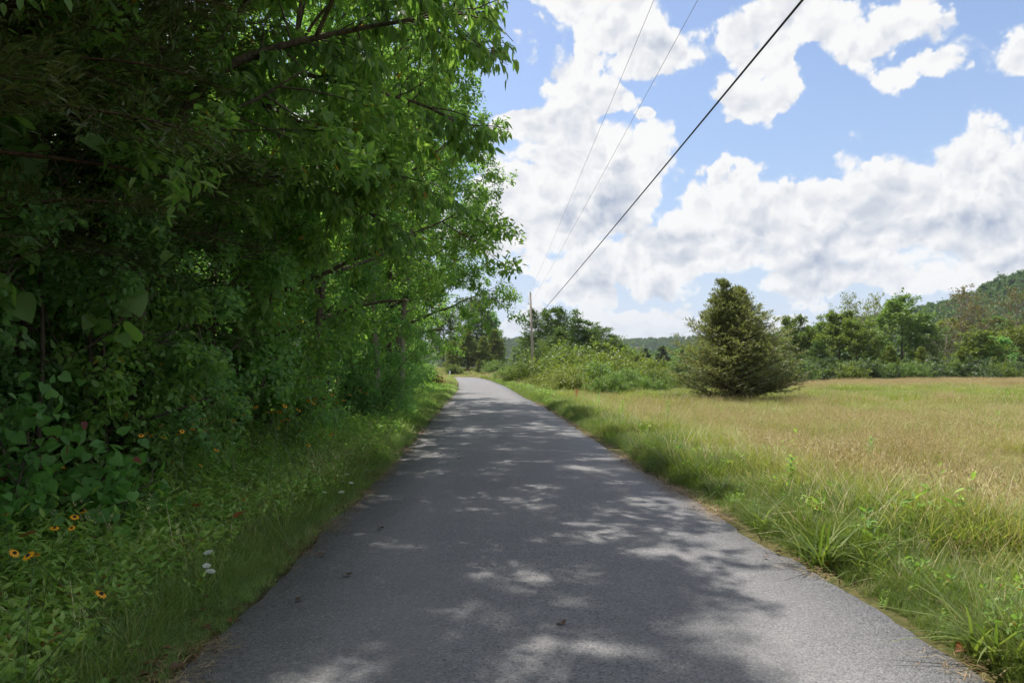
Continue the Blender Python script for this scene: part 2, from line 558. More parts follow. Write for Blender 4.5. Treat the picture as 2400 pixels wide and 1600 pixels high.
def tag(o, label=None, cat=None, group=None, kind=None):
    if label:
        o['label'] = label
    if cat:
        o['category'] = cat
    if group:
        o['group'] = group
    if kind:
        o['kind'] = kind
    return o


# leaf templates: x = side, y = along the midrib, z = normal
def T_diamond(w=0.5, fold=0.12):
    return np.array([[0, 0, 0], [-w / 2, 0.45, fold], [0, 1, 0], [w / 2, 0.45, fold]]), np.array([[0, 2, 1], [0, 3, 2]]), 3


def T_oval(w=0.5, fold=0.10, droop=0.10):
    v = np.array([[0, 0, 0], [-w * .42, .25, fold], [-w * .40, .62, fold * .7 - droop * .4], [0, 1, -droop],
                  [w * .40, .62, fold * .7 - droop * .4], [w * .42, .25, fold]])
    return v, np.array([[0, 3, 2, 1], [0, 5, 4, 3]]), 4


def T_heart():
    pts = [(0, 0), (-.30, -.10), (-.50, .12), (-.46, .42), (-.24, .74), (0, 1.0), (.24, .74), (.46, .42), (.50, .12), (.30, -.10), (0, .5)]
    v = np.array([[x, y, 0.16 * abs(x) * 1.6 - 0.12 * max(0, y - .4)] for x, y in pts])
    f = [[10, i + 1, i] for i in range(9)] + [[10, 0, 9]]
    return v, np.array(f), 3


def T_blade(bend=0.5, w=0.02):
    ys = [0, .3, .62, .85, 1]
    ws = [w * .8, w, w * .8, w * .45, 0]
    v = []
    for y, q in zip(ys[:-1], ws[:-1]):
        z = -bend * y ** 2
        v += [[-q / 2, y * (1 - bend * .25 * y), z], [q / 2, y * (1 - bend * .25 * y), z]]
    v.append([0, 1 - bend * .25, -bend])
    f = []
    for i in range(3):
        a = i * 2
        f += [[a, a + 1, a + 3], [a, a + 3, a + 2]]
    f.append([6, 7, 8])
    return np.array(v), np.array(f), 3


def norm(v):
    return v / np.maximum(np.linalg.norm(v, axis=-1, keepdims=True), 1e-9)


def frames(D, U):
    Y = norm(D)
    X = norm(np.cross(Y, U))
    Z = np.cross(X, Y)
    return X, Y, Z


def leaves_np(tmpl, P, D, U, S, rng, width=None):
    """many leaves at once -> verts, faces, rnd"""
    tv, tf, k = tmpl
    X, Y, Z = frames(D, U)
    n, kv = len(P), len(tv)
    S = np.asarray(S).reshape(-1, 1, 1)
    wv_ = 1.0 if width is None else np.asarray(width).reshape(-1, 1, 1)
    V = (tv[None, :, 0:1] * X[:, None, :] * wv_ + tv[None, :, 1:2] * Y[:, None, :] + tv[None, :, 2:3] * Z[:, None, :]) * S
    V = V + P[:, None, :]
    F = (tf[None] + (np.arange(n) * kv)[:, None, None]).reshape(-1, k)
    R = np.repeat(rng.random(n), kv)
    return V.reshape(-1, 3), F, R


def tubes_np(lines, sides):
    """lines: list of (pts (n,3), radii (n,)) all turned into open tapered tubes -> verts, quad faces"""
    VV, FF, base = [], [], 0
    ang = np.arange(sides) * 2 * PI / sides
    for pts, rad in lines:
        pts = np.asarray(pts, float)
        n = len(pts)
        tg = np.zeros_like(pts)
        tg[1:-1] = pts[2:] - pts[:-2]
        tg[0] = pts[1] - pts[0]
        tg[-1] = pts[-1] - pts[-2]
        tg = norm(tg)
        ref = np.where(np.abs(tg[:, 2:3]) > 0.9, np.array([[1.0, 0, 0]]), np.array([[0, 0, 1.0]]))
        X = norm(np.cross(tg, ref))
        Yv = np.cross(tg, X)
        ring = X[:, None, :] * np.cos(ang)[None, :, None] + Yv[:, None, :] * np.sin(ang)[None, :, None]
        v = pts[:, None, :] + ring * np.asarray(rad)[:, None, None]
        VV.append(v.reshape(-1, 3))
        i = np.arange(n - 1)[:, None] * sides
        j = np.arange(sides)[None, :]
        j2 = (j + 1) % sides
        f = np.stack([i + j, i + j2, i + sides + j2, i + sides + j], -1).reshape(-1, 4) + base
        FF.append(f)
        base += n * sides
    return np.concatenate(VV), np.concatenate(FF)


def tube_mesh(name, groups, mat):
    VV, FF, b = [], [], 0
    for lines, s in groups:
        if not lines:
            continue
        v, f = tubes_np(lines, s)
        VV.append(v)
        FF.append(f + b)
        b += len(v)
    return mesh_np(name, np.concatenate(VV), np.concatenate(FF), 4, mat, smooth_shade=True)


def poly(rng, p, d, L, n, bend=0.0, wob=0.18):
    """a wandering branch"""
    pts = [np.array(p, float)]
    d = norm(np.array(d, float))
    for _ in range(n):
        d = norm(d + rng.normal(0, wob, 3) + np.array([0, 0, bend / n]))
        pts.append(pts[-1] + d * L / n)
    return np.array(pts)


def at_line(pts, s):
    x = s * (len(pts) - 1)
    i = min(int(x), len(pts) - 2)
    f = x - i
    return pts[i] * (1 - f) + pts[i + 1] * f, norm(pts[i + 1] - pts[i])


def rand_unit(rng, n):
    return norm(rng.normal(0, 1, (n, 3)))


def broadleaf(seed, Hh=11, R=3.6, base=0.25, nl=16, leaf=0.13, nleaf=20000, mat='leaf_wood', bark='bark', tr=0.16,
              lean=(0, 0), bend=0.25, droop=0.35, tmpl=None, twigs=5, sub=2.3, prof=None, clump=0.16, upness=0.9, leafw=None, topf=1.0, cut=None):
    rng = np.random.default_rng(seed)
    n = 9
    zz = np.linspace(0, Hh, n)
    tp = np.stack([lean[0] * (zz / Hh) ** 1.3 + np.cumsum(rng.normal(0, .05, n)) * Hh / 10,
                   lean[1] * (zz / Hh) ** 1.3 + np.cumsum(rng.normal(0, .05, n)) * Hh / 10, zz], -1)
    tp[0, :2] = 0
    trr = tr * (1 - 0.85 * (zz / Hh) ** 0.9)
    trr[0] *= 1.35
    L1, L2, L3, A, AD = [(tp, trr)], [], [], [], []
    for i in range(nl):
        t = base + (1 - base) * ((i + 0.5) / nl) ** 0.95
        p, _ = at_line(tp, min(t, 0.99))
        f = (t - base) / (1 - base)
        pr = (prof(f) if prof else math.sin(PI * (0.22 + 0.70 * f)) ** 0.7)
        L = R * pr * rng.uniform(.8, 1.15)
        a = i * 2.4 + rng.uniform(-.5, .5)
        e = math.radians(10 + 55 * f * topf + rng.uniform(-8, 14))
        d = (math.cos(a) * math.cos(e), math.sin(a) * math.cos(e), math.sin(e))
        lp = poly(rng, p, d, L, 7, bend, .13)
        r0 = tr * (1 - .8 * t) * .62
        L2.append((lp, np.linspace(r0, .010, 8)))
        ns = max(4, int(L * sub))
        for j in range(ns):
            s = 0.18 + .82 * (j + rng.uniform(0, 1)) / ns
            q, dd = at_line(lp, min(s, .99))
            side = norm(np.cross(dd, rand_unit(rng, 1)[0]))
            sd = norm(dd * .65 + side * .9 + np.array([0, 0, .12]))
            SL = L * (.50 - .22 * s) * rng.uniform(.75, 1.25) + .15
            spl = poly(rng, q, sd, SL, 4, -.15, .2)
            L3.append((spl, np.linspace(.014, .004, 5) * max(1, tr / .15)))
            for k in range(twigs):
                s2 = .25 + .75 * (k + 1) / twigs
                q2, d2 = at_line(spl, min(s2, .99))
                td = norm(d2 * .7 + rand_unit(rng, 1)[0] * .8)
                tl = rng.uniform(.25, .55) * min(1.0, SL)
                for w in (.35, .7, 1.0):
                    A.append(q2 + td * tl * w)
                    AD.append(td)
    A, AD = np.array(A), np.array(AD)
    idx = rng.integers(0, len(A), nleaf)
    P = A[idx] + rng.normal(0, clump * .55, (nleaf, 3))
    D = norm(AD[idx] * .5 + rand_unit(rng, nleaf) * .9 + np.array([0, 0, -droop]))
    U = norm(rand_unit(rng, nleaf) * .75 + np.array([0, 0, upness]))
    S = leaf * rng.uniform(.6, 1.25, nleaf)
    if cut:      # crown lower towards the road, culled along the sun's slope to bound its shadow
        ok = P[:, 0] + .31 * P[:, 2] < cut + (fbm(P[:, 1] * .8, P[:, 2] * .8, seed) - .5) * 1.6
        P, D, U, S = P[ok], D[ok], U[ok], S[ok]
        L2 = [(q[0][:k_], q[1][:k_]) for q in L2 for k_ in [int(np.sum(q[0][:, 0] + .31 * q[0][:, 2] < cut - .1))] if k_ > 2]
        L3 = [q for q in L3 if q[0][-1][0] + .31 * q[0][-1][2] < cut - .35]
    tm = tmpl or T_oval(.5)
    return dict(lines=[(L1, 8), (L2, 5), (L3, 3)], P=P, D=D, U=U, S=S, tmpl=tm, mat=mat, bark=bark, rng=rng)


def shrub(seed, Hh=2.6, R=1.8, nst=14, leaf=.08, nleaf=16000, mat='leaf_wood', bark='bark', tmpl=None, droop=.3, clump=.14, skirt=True):
    rng = np.random.default_rng(seed)
    L2, L3, A, AD = [], [], [], []
    for i in range(nst):
        a = i * 2.4 + rng.uniform(-.4, .4)
        e = math.radians(rng.uniform(12, 85))
        d = np.array((math.cos(a) * math.cos(e), math.sin(a) * math.cos(e), math.sin(e)))
        L = 1 / math.sqrt((d[0] ** 2 + d[1] ** 2) / R ** 2 + d[2] ** 2 / Hh ** 2) * rng.uniform(.72, 1.08)
        lp = poly(rng, (rng.normal(0, .1 * R), rng.normal(0, .1 * R), 0), norm(d + np.array([0, 0, .5])), L, 6, -.5, .12)
        L2.append((lp, np.linspace(.022, .006, 7)))
        for j in range(9):
            s = .12 + .88 * (j + rng.uniform(0, 1)) / 9
            q, dd = at_line(lp, min(s, .99))
            sd = norm(dd * .5 + rand_unit(rng, 1)[0] * .9 + np.array([0, 0, .15]))
            SL = L * .34 * rng.uniform(.6, 1.2)
            spl = poly(rng, q, sd, SL, 3, -.2, .2)
            L3.append((spl, np.linspace(.008, .003, 4)))
            for k in range(5):
                q2, d2 = at_line(spl, min(.2 + .2 * k, .99))
                td = norm(d2 * .7 + rand_unit(rng, 1)[0] * .8)
                for w in (.1, .25):
                    A.append(q2 + td * w * R * .5)
                    AD.append(td)
    A, AD = np.array(A), np.array(AD)
    keep = A[:, 2] > .03
    A, AD = A[keep], AD[keep]
    idx = rng.integers(0, len(A), nleaf)
    P = A[idx] + rng.normal(0, clump * .55, (nleaf, 3))
    P[:, 2] = np.maximum(P[:, 2], .03)
    D = norm(AD[idx] * .4 + rand_unit(rng, nleaf) * .9 + np.array([0, 0, -droop]))
    U = norm(rand_unit(rng, nleaf) * .75 + np.array([0, 0, .9]))
    S = leaf * rng.uniform(.6, 1.3, nleaf)
    return dict(lines=[(L2, 5), (L3, 3)], P=P, D=D, U=U, S=S, tmpl=tmpl or T_oval(.62), mat=mat, bark=bark, rng=rng)


def conifer(seed, Hh=12, R=3.0, nb=110, base=.08, mat='leaf_pine', bark='bark', leaf=.35, nleaf=12000, elev=(25, -5), prof=None,
            tmpl=None, tr=.16, tops=1, fan=.35, jit=.12, sag=.0, flat=.5, whorl=0, out=.55, side=7, vary=(.72, 1.18)):
    """a straight leader with rows of boughs, sprays fanned out flat on each bough"""
    rng = np.random.default_rng(seed)
    L1, L2, L3, A, AD = [], [], [], [], []
    extra = tops if isinstance(tops, list) else []
    for tnum in range(1 + len(extra)):
        off = np.array([0, 0]) if tnum == 0 else np.array(extra[tnum - 1][:2])
        hh = Hh if tnum == 0 else Hh * extra[tnum - 1][2]
        zz = np.linspace(0, hh, 8)
        tp = np.stack([off[0] * (zz / hh) ** .8 + rng.normal(0, .03, 8), off[1] * (zz / hh) ** .6 + rng.normal(0, .03, 8), zz], -1)
        L1.append((tp, tr * (1 - .93 * (zz / hh)) * (1 if tnum == 0 else .6)))
        cnt = nb if tnum == 0 else nb // 3
        b0 = base if tnum == 0 else .5
        for i in range(cnt):
            t = b0 + (1 - b0) * (i + rng.uniform(0, 1)) / cnt
            if whorl:
                t = b0 + (1 - b0) * (math.floor((t - b0) / (1 - b0) * whorl) + .3) / whorl + rng.normal(0, .006)
            t = min(t, .985)
            p, _ = at_line(tp, t)
            f = t if tnum else (t * hh) / Hh
            L = R * (prof(f) if prof else (1.0 - f) ** .8) * rng.uniform(*vary) + .12
            if tnum:
                L = L * .60 + .1 * (1 - t)
            a = rng.uniform(0, 2 * PI)
            e = math.radians(elev[1] + (elev[0] - elev[1]) * f + rng.uniform(-9, 9))
            d = (math.cos(a) * math.cos(e), math.sin(a) * math.cos(e), math.sin(e))
            lp = poly(rng, p, d, L, 5, sag, .06)
            L2.append((lp, np.linspace(max(.012, tr * .28 * (1 - t)), .005, 6)))
            sd_n = max(2, int(round(side * 1.5 * (L / R) ** .9)))
            for j in range(sd_n):
                s = (.12 + .88 * (j + rng.uniform(0, 1)) / sd_n)
                q, dd = at_line(lp, min(s, .99))
                hor = norm(np.cross(dd, [0, 0, 1])) * (1 if j % 2 else -1)
                sd = norm(dd * .75 + hor * .8 + rng.normal(0, .15, 3))
                SL = L * fan * (1.15 - .7 * s) + .08
                L3.append((np.array([q, q + sd * SL]), np.array([.006, .003])))
                for w in (.25, .5, .75, 1.0):
                    A.append(q + sd * SL * w)
                    AD.append(sd)
            A.append(lp[-1]); AD.append(norm(lp[-1] - lp[-2]))
        A.append(tp[-1]); AD.append(np.array([0, 0, 1.0]))
    A, AD = np.array(A), np.array(AD)
    idx = rng.integers(0, len(A), nleaf)
    J = rng.normal(0, jit, (nleaf, 3))
    J[:, 2] *= flat
    P = A[idx] + J
    D = norm(AD[idx] * out * 1.6 + rand_unit(rng, nleaf) * .6 + np.array([0, 0, .12]))
    U = norm(rand_unit(rng, nleaf) * .6 + np.array([0, 0, .8]))
    S = leaf * rng.uniform(.55, 1.25, nleaf)
    return dict(lines=[(L1, 7), (L2, 4), (L3, 3)], P=P, D=D, U=U, S=S, tmpl=tmpl or T_diamond(.34), mat=mat, bark=bark, rng=rng)


def bake(spec, name, keep=None):
    """spec -> (trunk mesh, crown mesh)"""
    tr = tube_mesh(name + '_trunk', spec['lines'], spec['bark'])
    k = slice(None) if keep is None else keep
    v, f, r = leaves_np(spec['tmpl'], spec['P'][k], spec['D'][k], spec['U'][k], spec['S'][k], spec['rng'])
    cr = mesh_np(name + '_crown', v, f, spec['tmpl'][2], spec['mat'], r)
    return tr, cr


PLANTS = []


def plant(proto, name, label, cat, x, y, s=1.0, rz=0.0, group=None, z=None, sz=None, tilt=(0, 0), crown='crown', trunk='trunk'):
    root = bpy.data.objects.new(name, None)
    C.objects.link(root)
    root.empty_display_size = .3
    root.location = (x, y, (Hs(x, y) if z is None else z) - .03)
    root.rotation_euler = (tilt[0], tilt[1], rz)
    root.scale = (s, s, sz or s)
    tag(root, label, cat, group)
    link(trunk, proto[0], root)
    link(crown, proto[1], root)
    return root


def instancer(name, pts, rotz, scl, var, variants, kind='stuff', tilt=None):
    """one stuff object: clumps scattered over points"""
    me = bpy.data.meshes.new(name)
    me.vertices.add(len(pts))
    me.vertices.foreach_set('co', np.ascontiguousarray(pts, dtype=np.float32).ravel())
    ar = me.attributes.new('rot', 'FLOAT_VECTOR', 'POINT')
    rv = np.zeros((len(pts), 3), dtype=np.float32)
    rv[:, 2] = rotz
    if tilt is not None:
        rv[:, 0] = tilt[0]
        rv[:, 1] = tilt[1]
    ar.data.foreach_set('vector', rv.ravel())
    a = me.attributes.new('scl', 'FLOAT', 'POINT')
    a.data.foreach_set('value', np.ascontiguousarray(scl, dtype=np.float32))
    a = me.attributes.new('var', 'INT', 'POINT')
    a.data.foreach_set('value', np.ascontiguousarray(var, dtype=np.int32))
    o = link(name, me)
    tag(o, kind=kind)
    ng = bpy.data.node_groups.new(name + '_nodes', 'GeometryNodeTree')
    ng.interface.new_socket('Geometry', in_out='INPUT', socket_type='NodeSocketGeometry')
    ng.interface.new_socket('Geometry', in_out='OUTPUT', socket_type='NodeSocketGeometry')
    N = ng.nodes
    gi, go = N.new('NodeGroupInput'), N.new('NodeGroupOutput')

    def named(nm, typ):
        nd = N.new('GeometryNodeInputNamedAttribute')
        nd.data_type = typ
        nd.inputs[0].default_value = nm
        return nd.outputs[0]
    rot = N.new('FunctionNodeEulerToRotation')
    ng.links.new(named('rot', 'FLOAT_VECTOR'), rot.inputs[0])
    sc_ = named('scl', 'FLOAT')
    vr = named('var', 'INT')
    jn = N.new('GeometryNodeJoinGeometry')
    for i, vme in enumerate(variants):
        src = bpy.data.objects.new(name + '_source', vme)      # never linked: only the pattern the clumps are drawn from
        oi = N.new('GeometryNodeObjectInfo')
        oi.inputs[0].default_value = src
        cmpn = N.new('FunctionNodeCompare')
        cmpn.data_type = 'INT'
        cmpn.operation = 'EQUAL'
        ng.links.new(vr, cmpn.inputs[2])
        cmpn.inputs[3].default_value = i
        ip = N.new('GeometryNodeInstanceOnPoints')
        ng.links.new(gi.outputs[0], ip.inputs['Points'])
        ng.links.new(cmpn.outputs[0], ip.inputs['Selection'])
        ng.links.new(oi.outputs['Geometry'], ip.inputs['Instance'])
        ng.links.new(rot.outputs[0], ip.inputs['Rotation'])
        ng.links.new(sc_, ip.inputs['Scale'])
        ng.links.new(ip.outputs[0], jn.inputs[0])
    ng.links.new(jn.outputs[0], go.inputs[0])
    md = o.modifiers.new('scatter', 'NODES')
    md.node_group = ng
    return o


# ------------------------------------------------------------------ the land
def spaced(lo, hi, dense_lo, dense_hi, step, grow=1.12):
    out = list(np.arange(dense_lo, dense_hi + 1e-6, step))
    s, v = step, dense_hi
    while v < hi:
        s *= grow
        v += s
        out.append(min(v, hi))
    s, v = step, dense_lo
    while v > lo:
        s *= grow
        v -= s
        out.insert(0, max(v, lo))
    return np.array(out)


xs = spaced(-5000, 5000, -16, 20, .6, 1.09)
ys = spaced(-1500, 7000, -4, 120, 1.2, 1.09)
GX, GY = np.meshgrid(xs, ys)
GZ = H(GX, GY)
vv = np.stack([GX.ravel(), GY.ravel(), GZ.ravel()], -1)
nx, ny = len(xs), len(ys)
ii = (np.arange(ny - 1)[:, None] * nx + np.arange(nx - 1)[None, :]).ravel()
ff = np.stack([ii, ii + 1, ii + nx + 1, ii + nx], -1)
tag(link('ground', mesh_np('ground', vv, ff, 4, 'ground', smooth_shade=True)), kind='structure')

# the road: a thin slab with ragged edges, turning left behind the verge
cl = [((xl(y) + xr(y)) / 2, y, xr(y) - xl(y)) for y in np.concatenate([np.arange(-40, 2, 1.0), np.arange(2, 30, .08), np.arange(30, 60, .3), np.arange(60, 141, 1.0)])]
px_, py_, pw_ = cl[-1]
ang = math.atan2(cl[-1][0] - cl[-8][0], cl[-1][1] - cl[-8][1])
for k in range(110):
    ang -= math.radians(1.9) if k < 34 else 0
    px_, py_ = px_ + math.sin(ang) * 1.2, py_ + math.cos(ang) * 1.2
    cl.append((px_, py_, pw_ - .02 * min(k, 60)))
cl = np.array([(a, b, max(4.4, c) if b > 100 else c) for a, b, c in cl])
tg = np.gradient(cl[:, :2], axis=0)
tg = tg / np.linalg.norm(tg, axis=1, keepdims=True)
nr = np.stack([tg[:, 1], -tg[:, 0]], -1)
sarc = np.concatenate([[0], np.cumsum(np.linalg.norm(np.diff(cl[:, :2], axis=0), axis=1))])
jl = (fbm(sarc * 1.1, sarc * 0, 5) - .5) * .16 + (fbm(sarc * 7, sarc * 0, 8) - .5) * .07
jr = (fbm(sarc * 1.1, sarc * 0 + 9, 6) - .5) * .16 + (fbm(sarc * 7, sarc * 0 + 5, 9) - .5) * .07
cols = [(-.5, -.05, 'l'), (-.5, .025, 'l'), (-.30, .034, None), (0, .045, None), (.30, .034, None), (.5, .025, 'r'), (.5, -.05, 'r')]
rv = []
for (u, z, e) in cols:
    off = cl[:, 2] * u + (jl if e == 'l' else jr if e == 'r' else 0)
    zz = np.full(len(cl), z) + H(cl[:, 0], cl[:, 1]) * 0
    if z < 0:
        off = off + (-.02 if e == 'l' else .02)
    rv.append(np.stack([cl[:, 0] + nr[:, 0] * off, cl[:, 1] + nr[:, 1] * off, zz], -1))
rv = np.stack(rv, 1)
nr_, nc_ = rv.shape[:2]
ii = (np.arange(nr_ - 1)[:, None] * nc_ + np.arange(nc_ - 1)[None, :]).ravel()
ff = np.stack([ii, ii + 1, ii + nc_ + 1, ii + nc_], -1)
tag(link('road', mesh_np('road', rv.reshape(-1, 3), ff, 4, 'asphalt', smooth_shade=False)), kind='structure')
ROAD = cl


def hill_mesh(name, fx, ylo, ytop, yback, x0, x1, seed, nx=90, ny=34):
    X = np.linspace(x0, x1, nx)
    Yv = np.linspace(ylo, yback, ny)
    A, B = np.meshgrid(X, Yv)
    Z = hill_z(A, B, fx, ylo, ytop, yback, seed)
    v = np.stack([A.ravel(), B.ravel(), Z.ravel()], -1)
    i = (np.arange(ny - 1)[:, None] * nx + np.arange(nx - 1)[None, :]).ravel()
    f = np.stack([i, i + 1, i + nx + 1, i + nx], -1)
    return tag(link(name, mesh_np(name, v, f, 4, 'ground', smooth_shade=True)), kind='structure')


def hill_z(A, B, fx, ylo, ytop, yback, seed):
    t = np.where(B < ytop, (B - ylo) / (ytop - ylo), (yback - B) / (yback - ytop))
    t = np.clip(t, 0, 1)
    return -8 + (fx(A) + 8) * np.sin(t * PI / 2) ** 1.2 * (1 + .22 * (fbm(A / 90, B / 90, seed) - .5))


def ridge_right(x):
    return np.interp(x, [40, 150, 231, 262, 300, 357, 412, 450, 560, 720, 900], [-8, 8, 20, 25, 33, 43, 56, 70, 98, 120, 120])


def ridge_far(x):
    return 57 + 3 * np.sin(np.asarray(x) / 170.0) + 3 * np.sin(np.asarray(x) / 61.0 + 1)


hill_mesh('hill', ridge_right, 330, 600, 900, 40, 900, 2)
hill_mesh('far_hills', ridge_far, 1250, 1500, 1900, -1600, 1600, 7)

# forest on the hills: crowns nobody could count
fv = []
for s in range(4):
    sp_ = broadleaf(900 + s, Hh=9 + s, R=4.2, base=.12, nl=12, leaf=1.25, nleaf=420, mat='leaf_hill', tmpl=T_diamond(.8), twigs=3, sub=1.2, clump=.6)
    fv.append(bake(sp_, 'hill_tree')[1])
rg = np.random.default_rng(77)
n = 5200
hx, hy = rg.uniform(60, 800, n), rg.uniform(335, 640, n)
hz_ = hill_z(hx, hy, ridge_right, 330, 600, 900, 2)
n2_ = 5600
gx, gy = rg.uniform(-700, 1000, n2_), rg.uniform(1290, 1540, n2_)
gz = hill_z(gx, gy, ridge_far, 1250, 1500, 1900, 7)
P = np.concatenate([np.stack([hx, hy, hz_ - 1], -1), np.stack([gx, gy, gz - 1], -1)])
instancer('hillside_forest', P, rg.uniform(0, 6.28, len(P)), rg.uniform(.75, 1.3, len(P)), rg.integers(0, 4, len(P)), fv)

# ------------------------------------------------------------------ woodland on the left
near_spec = dict(tmpl=T_oval(.46), upness=.9)
WB = [bake(broadleaf(11, 12.5, 3.9, .18, 19, .135, 22000, 'leaf_wood', tr=.17, **near_spec), 'wood_a'),
      bake(broadleaf(12, 11.5, 3.6, .10, 19, .12, 22000, 'leaf_bright', tr=.13, **near_spec), 'wood_b'),
      bake(broadleaf(13, 13.5, 4.2, .22, 20, .15, 20000, 'leaf_dark', tr=.20, **near_spec), 'wood_c'),
      bake(broadleaf(14, 12.5, 4.9, .24, 26, .132, 48000, 'leaf_bright', tr=.12, lean=(1.4, 0), cut=7.4, **near_spec), 'wood_d'),
      bake(broadleaf(15, 13.0, 4.9, .22, 26, .128, 48000, 'leaf_wood', tr=.13, lean=(1.4, .3), cut=7.4, **near_spec), 'wood_e')]
WS = [bake(shrub(21, 2.9, 2.0, 16, .085, 15000, 'leaf_wood'), 'shrub_a'),
      bake(shrub(22, 2.6, 1.9, 16, .11, 11000, 'leaf_bright', tmpl=T_oval(.75)), 'shrub_b'),
      bake(shrub(23, 3.4, 1.9, 16, .075, 16000, 'leaf_dark'), 'shrub_c'),
      bake(shrub(24, 2.4, 1.7, 14, .06, 14000, 'leaf_olive', tmpl=T_oval(.4)), 'shrub_d')]

# trees of the wood edge: proto, x, y, scale, rot, label
EDGE = [
    (3, -4.9, 13.4, 1.0, .1, 'tall leafy tree in the wood edge just beyond the overhanging limb', 'bark'),
    (2, -8.2, 9.0, 1.0, 2.0, 'dark tree filling the wood above the large-leaved sapling'),
    (3, -6.2, 8.0, 1.0, .0, 'tall tree added behind the arching limb to fill out the road shade', 'bark'),  # added as a caster to close a gap in the road's shade
    (4, -5.4, 18.5, 1.0, -.2, 'bright green tree leaning out over the road beyond the arching limb'),
    (3, -4.6, 25.0, 1.0, .25, 'twin-trunked tree whose pale bare trunks show above the rounded shrub'),
    (2, -6.7, 24.0, .95, 4.1, 'dark-crowned tree behind the twin pale trunks'),
    (4, -5.4, 31.5, 1.0, .0, 'leafy tree whose lower boughs hang furthest over the road'),
    (0, -7.8, 39.0, 1.05, -.2, 'shaded tree standing near the road bend'),
    (0, -8.6, 47.0, .95, .2, 'dark tree just before the last tree of the wood edge'),
    (1, -9.2, 58.0, .95, 3.7, 'last green tree of the wood edge where the road narrows'),
    (0, -10.5, 68.0, .9, 1.5, 'tree at the far corner of the wood beside the sunlit pines'),
    (2, -12.5, 80.0, .85, 4.8, 'low dark tree at the far corner of the wood'),
    (4, -5.4, 0.6, 1.0, .1, 'tree at the left margin beside the camera spot'),
    (3, -5.4, -1.5, 1.0, -.1, 'tree behind the camera spot that shades the near road'),
    (4, -5.4, -6.5, 1.0, .1, 'second tree behind the camera spot shading the near road'),
]
for e in EDGE:
    plant(WB[e[0]], 'broadleaf_tree', e[5], 'tree', e[1], e[2], e[3], e[4], group='trees of the wood edge', sz=e[3])
twin = [o for o in C.objects if o.get('label', '').startswith('twin-trunked')][0]
for dx, dy, lx in ((.0, .0, .55), (-.75, .1, -.1)):
    tz = np.linspace(0, 8, 9)
    tpp = np.stack([dx + lx * tz / 8 + .06 * np.sin(tz * 1.3 + dx), dy + .05 * np.sin(tz + dx), tz], -1)
    link('trunk', tube_mesh('pale_trunk', [([(tpp, np.linspace(.13, .06, 9))], 9)], 'bark_pale'), twin, (.35, -.6, 0))
rg = np.random.default_rng(5)
k = 0
for yy in np.arange(2, 96, 6.2):
    for row in range(2):
        x = xw(yy) - 5.5 - row * 8.0 + rg.uniform(-1.6, 1.6)
        y = yy + rg.uniform(-2, 2)
        plant(WB[k % 3], 'broadleaf_tree', 'tree standing deeper in the wood, glimpsed between the leaves of the edge', 'tree', x, y,
              rg.uniform(.85, 1.15), rg.uniform(0, 6.28), group='trees deep in the wood')
        k += 1

# shrubs under the edge
SH = [
    (1, -5.2, 13.2, 1.0, .2, 'light green leafy shrub bulging from the wood edge below the dark saplings'),
    (0, -5.4, 9.6, .95, 1.3, 'dense shrub behind the heart-leaved redbud'),
    (2, -3.75, 21.0, .88, 2.2, 'rounded dark shrub at the foot of the twin pale trunks'),
    (3, -5.4, 16.5, .95, 3.1, 'fine-leaved olive shrub between the light green shrub and the twin trunks'),
    (0, -6.3, 11.5, 1.25, 4.4, 'tall bush in deep shade behind the light green shrub'),
    (2, -5.7, 7.2, 1.05, 5.3, 'dark bush in the shade at the left margin'),
    (1, -5.5, 25.0, .9, .8, 'shrub with pale leaves below the second tall tree'),
    (0, -5.9, 30.0, .95, 1.9, 'bushy undergrowth shrub beyond the rounded dark shrub'),
    (3, -6.3, 36.0, 1.0, 2.8, 'small-leaved shrub halfway along the wood edge'),
    (2, -6.9, 43.0, 1.0, 3.9, 'dark shrub near the far end of the wood edge'),
    (0, -7.6, 51.0, 1.05, 4.7, 'shrub touching the grass strip where the road begins to bend'),
    (1, -8.4, 60.0, 1.0, .5, 'light shrub beside the road bend'),
    (0, -9.4, 70.0, 1.05, 1.7, 'shrub on the inside of the road bend'),
    (2, -11.0, 82.0, 1.1, 2.5, 'last shrub before the sunlit verge'),
    (2, -7.8, 5.0, 1.3, .9, 'deep shaded bush cut by the left margin'),
    (0, -5.0, 3.2, 1.0, 3.6, 'bush beside the camera spot at the left margin'),
    (0, -7.6, 15.5, 1.35, 2.4, 'tall undergrowth bush behind the olive shrub'),
    (1, -4.55, 12.0, .9, 4.2, 'bright shrub at the foot of the first tree past the arching limb'),
    (2, -4.9, 16.0, 1.0, 1.2, 'dark shrub between the light green shrub and the twin trunks'),
    (0, -4.2, 8.3, .95, 2.2, 'leafy shrub in front of the trunk of the overhanging tree'),
    (2, -8.2, 20.5, 1.4, 5.9, 'tall undergrowth bush behind the twin trunks'),
]
for i, e in enumerate(SH):
    plant(WS[e[0]], 'shrub', e[5], 'shrub', e[1] - (1.0 if e[2] < 14.5 else .6 if e[2] < 24 else .2), e[2], e[3], e[4], group='shrubs under the wood edge', crown='foliage', trunk='stems')

